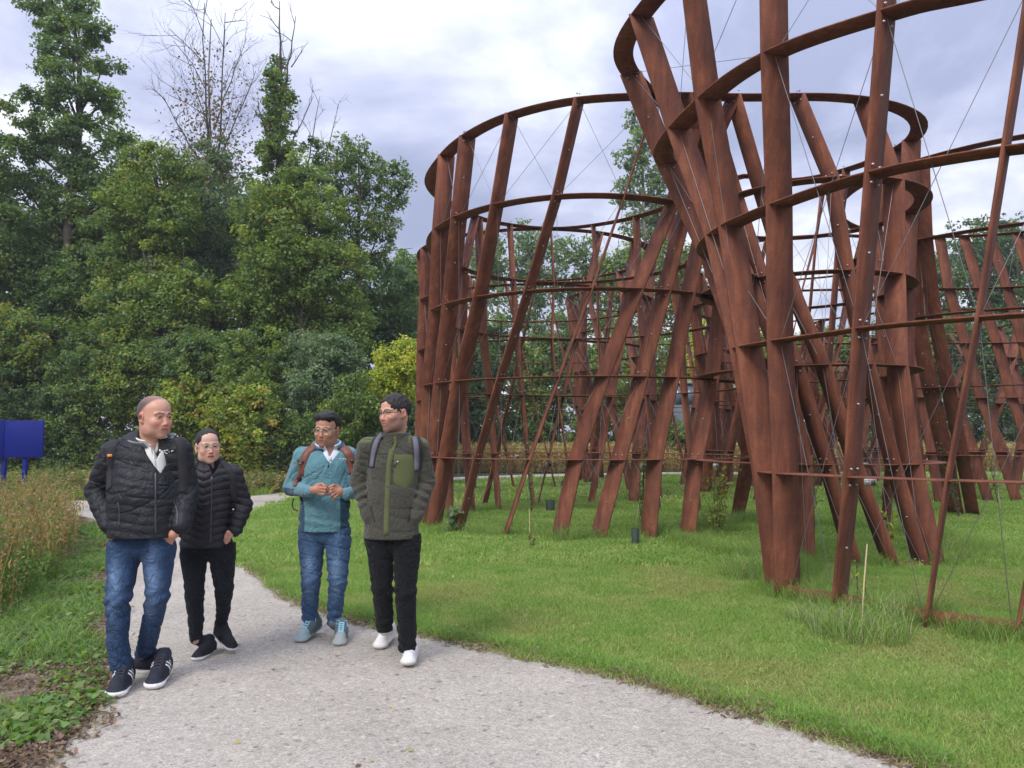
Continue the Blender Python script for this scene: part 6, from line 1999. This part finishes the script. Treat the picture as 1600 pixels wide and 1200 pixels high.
# ------------------------------------------------------------------ bearded man in olive grey
def man_olive():
    Y0 = 5.2
    J = lambda x, y, d=0.0: A3(P(x, y, Y0 + d))
    root = empty('person', (J(613, 840)[0], Y0, 0), 'bearded man in olive grey fleece jacket, black trousers and white sneakers, nearest the towers', 'person', 'people strolling along the path')
    lo, hi = garment_bounds([J(548, 690), J(682, 840), J(612, 690, -.15), J(612, 690, .17)], .06); F = Field(lo, hi, .0058)
    F.cap(J(614, 725), J(613, 775), .172, .168, 0, ((0, 1, 0), .70))
    F.cap(J(613, 775), J(611, 850), .168, .190, .03, ((0, 1, 0), .72))
    F.cap(J(577, 698, .01), J(652, 698, .01), .062, .062, .06)
    F.cap(J(602, 686, .02), J(630, 686, .02), .060, .060, .04)
    F.cap(J(574, 701, .01), J(562, 752, .06), .074, .064, .03); F.cap(J(562, 752, .06), J(577, 806, -.05), .064, .052, .015)
    F.cap(J(654, 701, .01), J(666, 752, .06), .074, .064, .03); F.cap(J(666, 752, .06), J(649, 806, -.05), .064, .052, .015)
    w1 = waves(33, 10, 18, 50); cr = creases(34, 4, 40, (.3, 0, 1))
    ze = J(612, 775)[2]; xl, xr = J(578, 700)[0], J(650, 700)[0]
    def dq(p):
        arm = (p[:, 0] < xl) | (p[:, 0] > xr)
        fo = .007 * np.exp(-((p[:, 2] - ze) / .09) ** 2) * np.sin((p[:, 2] * 1.0 + .5 * np.abs(p[:, 0] - (xl + xr) / 2)) * 105)
        return .008 * w1(p) + .006 * cr(p) + np.where(arm, fo, 0)
    F.disp(dq)
    F.ring(J(616, 684, .0), rotm(-.1, .14, 0), .080, .074, .036, .012, .03)
    F.cap(J(616, 655), J(616, 688), .066, .056, .01, sub=True)
    F.cut_below(J(612, 840), (0, 0, 1))
    col = np.array([.058, .057, .044]); grn = np.array([.095, .110, .045])
    zy = J(612, 692)[2]
    def cf(p):
        c = np.repeat(col[None], len(p), 0)
        m = (p[:, 2] > zy) & (np.abs(p[:, 0] - J(616, 700)[0]) > .10) & (p[:, 1] < Y0 + .12)
        c[m] = grn * .95
        return c
    jk, v, f = field_obj('jacket', F, M['fleece'], root, cf); bv = bvh_of(v, f)
    strip('placket', bv, [(613, 702), (608, 725), (605, 780), (603, 836)], .036, .0015, M['cotton'], jk, col=grn)
    strip('zip', bv, [(617, 682), (618, 694), (612, 706)], .022, .002, M['cotton'], jk, col=grn, sub=3)
    # chest pocket: one sheet laid on the cloth
    ol = [(617, 710), (649, 710), (648, 735), (646, 755), (632, 763), (613, 756), (614, 735)]
    V_, F_ = [], []
    nu, nvv = 9, 11
    for j in range(nvv):
        t = j / (nvv - 1); y = 710 + 47 * t
        for i in range(nu):
            u = i / (nu - 1); x = (616 - 1.5 * t) + (649 - 616 - 1.5 * t) * u
            yy = y + (6 * t ** 6) * (1 - abs(2 * u - 1.1))
            h_, n_ = hit(bv, x, yy)
            if h_ is None: h_, n_ = P(x, yy, Y0 - .12), Vector((0, -1, 0))
            e = .007 if (0 < i < nu - 1 and 0 < j < nvv - 1) else .001
            V_.append(tuple(h_ + n_ * e))
    F_ = [(j * nu + i, (j + 1) * nu + i, (j + 1) * nu + i + 1, j * nu + i + 1) for j in range(nvv - 1) for i in range(nu - 1)]
    pk = put('chest_pocket', np_mesh('chest_pocket', V_, F_, smooth=True, col=np.repeat(grn[None] * .95, len(V_), 0)), M['cotton'], jk)
    strip('pocket_zip', bv, [(621, 719), (615, 729)], .006, .012, M['zip'], jk, sub=2)
    strip('pocket_pull', bv, [(620.5, 719.5), (622, 720.5)], .008, .016, M['whiteprint'], jk, sub=1)
    strip('seam', bv, [(582, 708), (590, 709), (606, 709)], .004, .002, M['cotton'], jk, col=(.04, .04, .03))
    strip('pocket_opening', bv, [(641, 790), (640, 802), (637, 815)], .008, .004, M['cotton'], jk, col=(.03, .03, .025))
    strip('pocket_opening', bv, [(580, 790), (582, 802), (586, 815)], .008, .004, M['cotton'], jk, col=(.03, .03, .025))
    hips = (J(597, 838), J(630, 838), .122)
    ch = [[(J(594, 850), .102), (J(597, 918, .0), .074), (J(600, 960, .06), .066), (J(601, 984, .08), .062)],
          [(J(636, 850), .102), (J(634, 925, -.06), .076), (J(636, 980, -.02), .066), (J(636, 1016, .0), .062)]]
    trousers(root, hips, ch, 71, (.006, .007, .009), M['denim'], None, name='trousers', fold=.007, hemfold=.007, cut=J(612, 834))
    hands = []
    for (wx, wy, kx, ky, sx) in ((577, 804, 588, 816, 1), (649, 804, 638, 816, -1)):
        kn = [J(kx + sx * i * 3 - 4 * sx, ky + 3, -.04) for i in range(4)]
        hands.append(hand(J(wx, wy, -.05), J((wx + kx) / 2, (wy + ky) / 2, -.05), kn, [q + [0, .01, -.04] for q in kn], [J(kx + sx * 3, ky - 6, -.05), J(kx + sx * 6, ky - 2, -.05), J(kx + sx * 7, ky + 2, -.05)]))
    body, W, R3, o = head(root, J(616, 645, -.02), math.radians(-38), math.radians(3), math.radians(-2), 1.06, 'fair', None, jaw=.98, neck_to=J(617, 686, .02), stubble=.62, brow=(.03, .02, .018), hands=hands,
        arms=[(J(614, 730, .02), J(612, 810, .02), .085, .085), (J(614, 712, .03), J(577, 702, .02), .04, .04), (J(614, 712, .03), J(652, 702, .02), .04, .04), (J(577, 702), J(562, 752, .06), .045, .04), (J(562, 752, .06), J(577, 804, -.05), .04, .027), (J(652, 702), J(666, 752, .06), .045, .04), (J(666, 752, .06), J(649, 804, -.05), .04, .027), (J(597, 845), J(597, 918, .0), .08, .05), (J(632, 845), J(634, 925, -.06), .08, .05), (J(597, 918, .0), J(601, 984, .08), .05, .04), (J(634, 925, -.06), J(636, 1016, .0), .05, .04)])
    s = 1.06
    F = Field(o - [.16, .17, .12], o + [.16, .19, .18], .0034)
    E = lambda c, r, k=.01, sub=False: F.ell(W(*c), np.array(r) * s, R3, k, sub)
    E((0, .026, .155), (.080, .102, .090), 0); E((0, -.018, .168), (.070, .074, .067), .02)
    E((0, -.112, .108), (.070, .070, .092), .010, True); E((0, -.03, .035), (.12, .082, .08), .01, True)
    for sx in (-1, 1): E((sx * .084, .012, .108), (.022, .022, .034), .006, True)
    gw = waves(79, 12, 110, 260)
    F.disp(lambda p: .0095 * gw(p))
    field_obj('hair', F, M['hairm'], body, (.016, .013, .013))
    glasses(W, R3, s, body, M['darkframe'], False, .0235, .016, half=True)
    bp = backpack('dark grey backpack worn by the bearded man, grey straps over both shoulders', J(614, 765, .25), .30, .44, .15, (.02, .02, .028), M['puffer'])
    for pth in ([(596, 679), (588, 690), (583, 708), (580, 730)], [(646, 677), (651, 690), (653, 710), (652, 735)]):
        strip('strap', bv, pth, .066, .005, M['blackstrap'], bp)
        strip('strap_pad', bv, [(a + (1 if a < 615 else -2), b_) for a, b_ in pth], .036, .003, M['greystrap'], bp, off=.007)
    wh = (.66, .66, .67)
    to = A3(G(592, 1018)); d = np.array([-.14, -1, 0]); d /= np.linalg.norm(d); he = to - d * .32; he[2] = .03; to[2] = .012
    shoe(root, he, to, J(601, 982, .08), wh, (.62, .61, .58), 1.18, .028, lace=(.75, .75, .76))
    to = A3(G(638, 1048)); d = np.array([.06, -1, 0]); d /= np.linalg.norm(d); he = to - d * .32; he[2] = .0; to[2] = .03
    shoe(root, he, to, J(636, 1014, .0), wh, (.62, .61, .58), 1.18, .028, lace=(.75, .75, .76))
man_black(); woman_black(); man_teal(); man_olive()
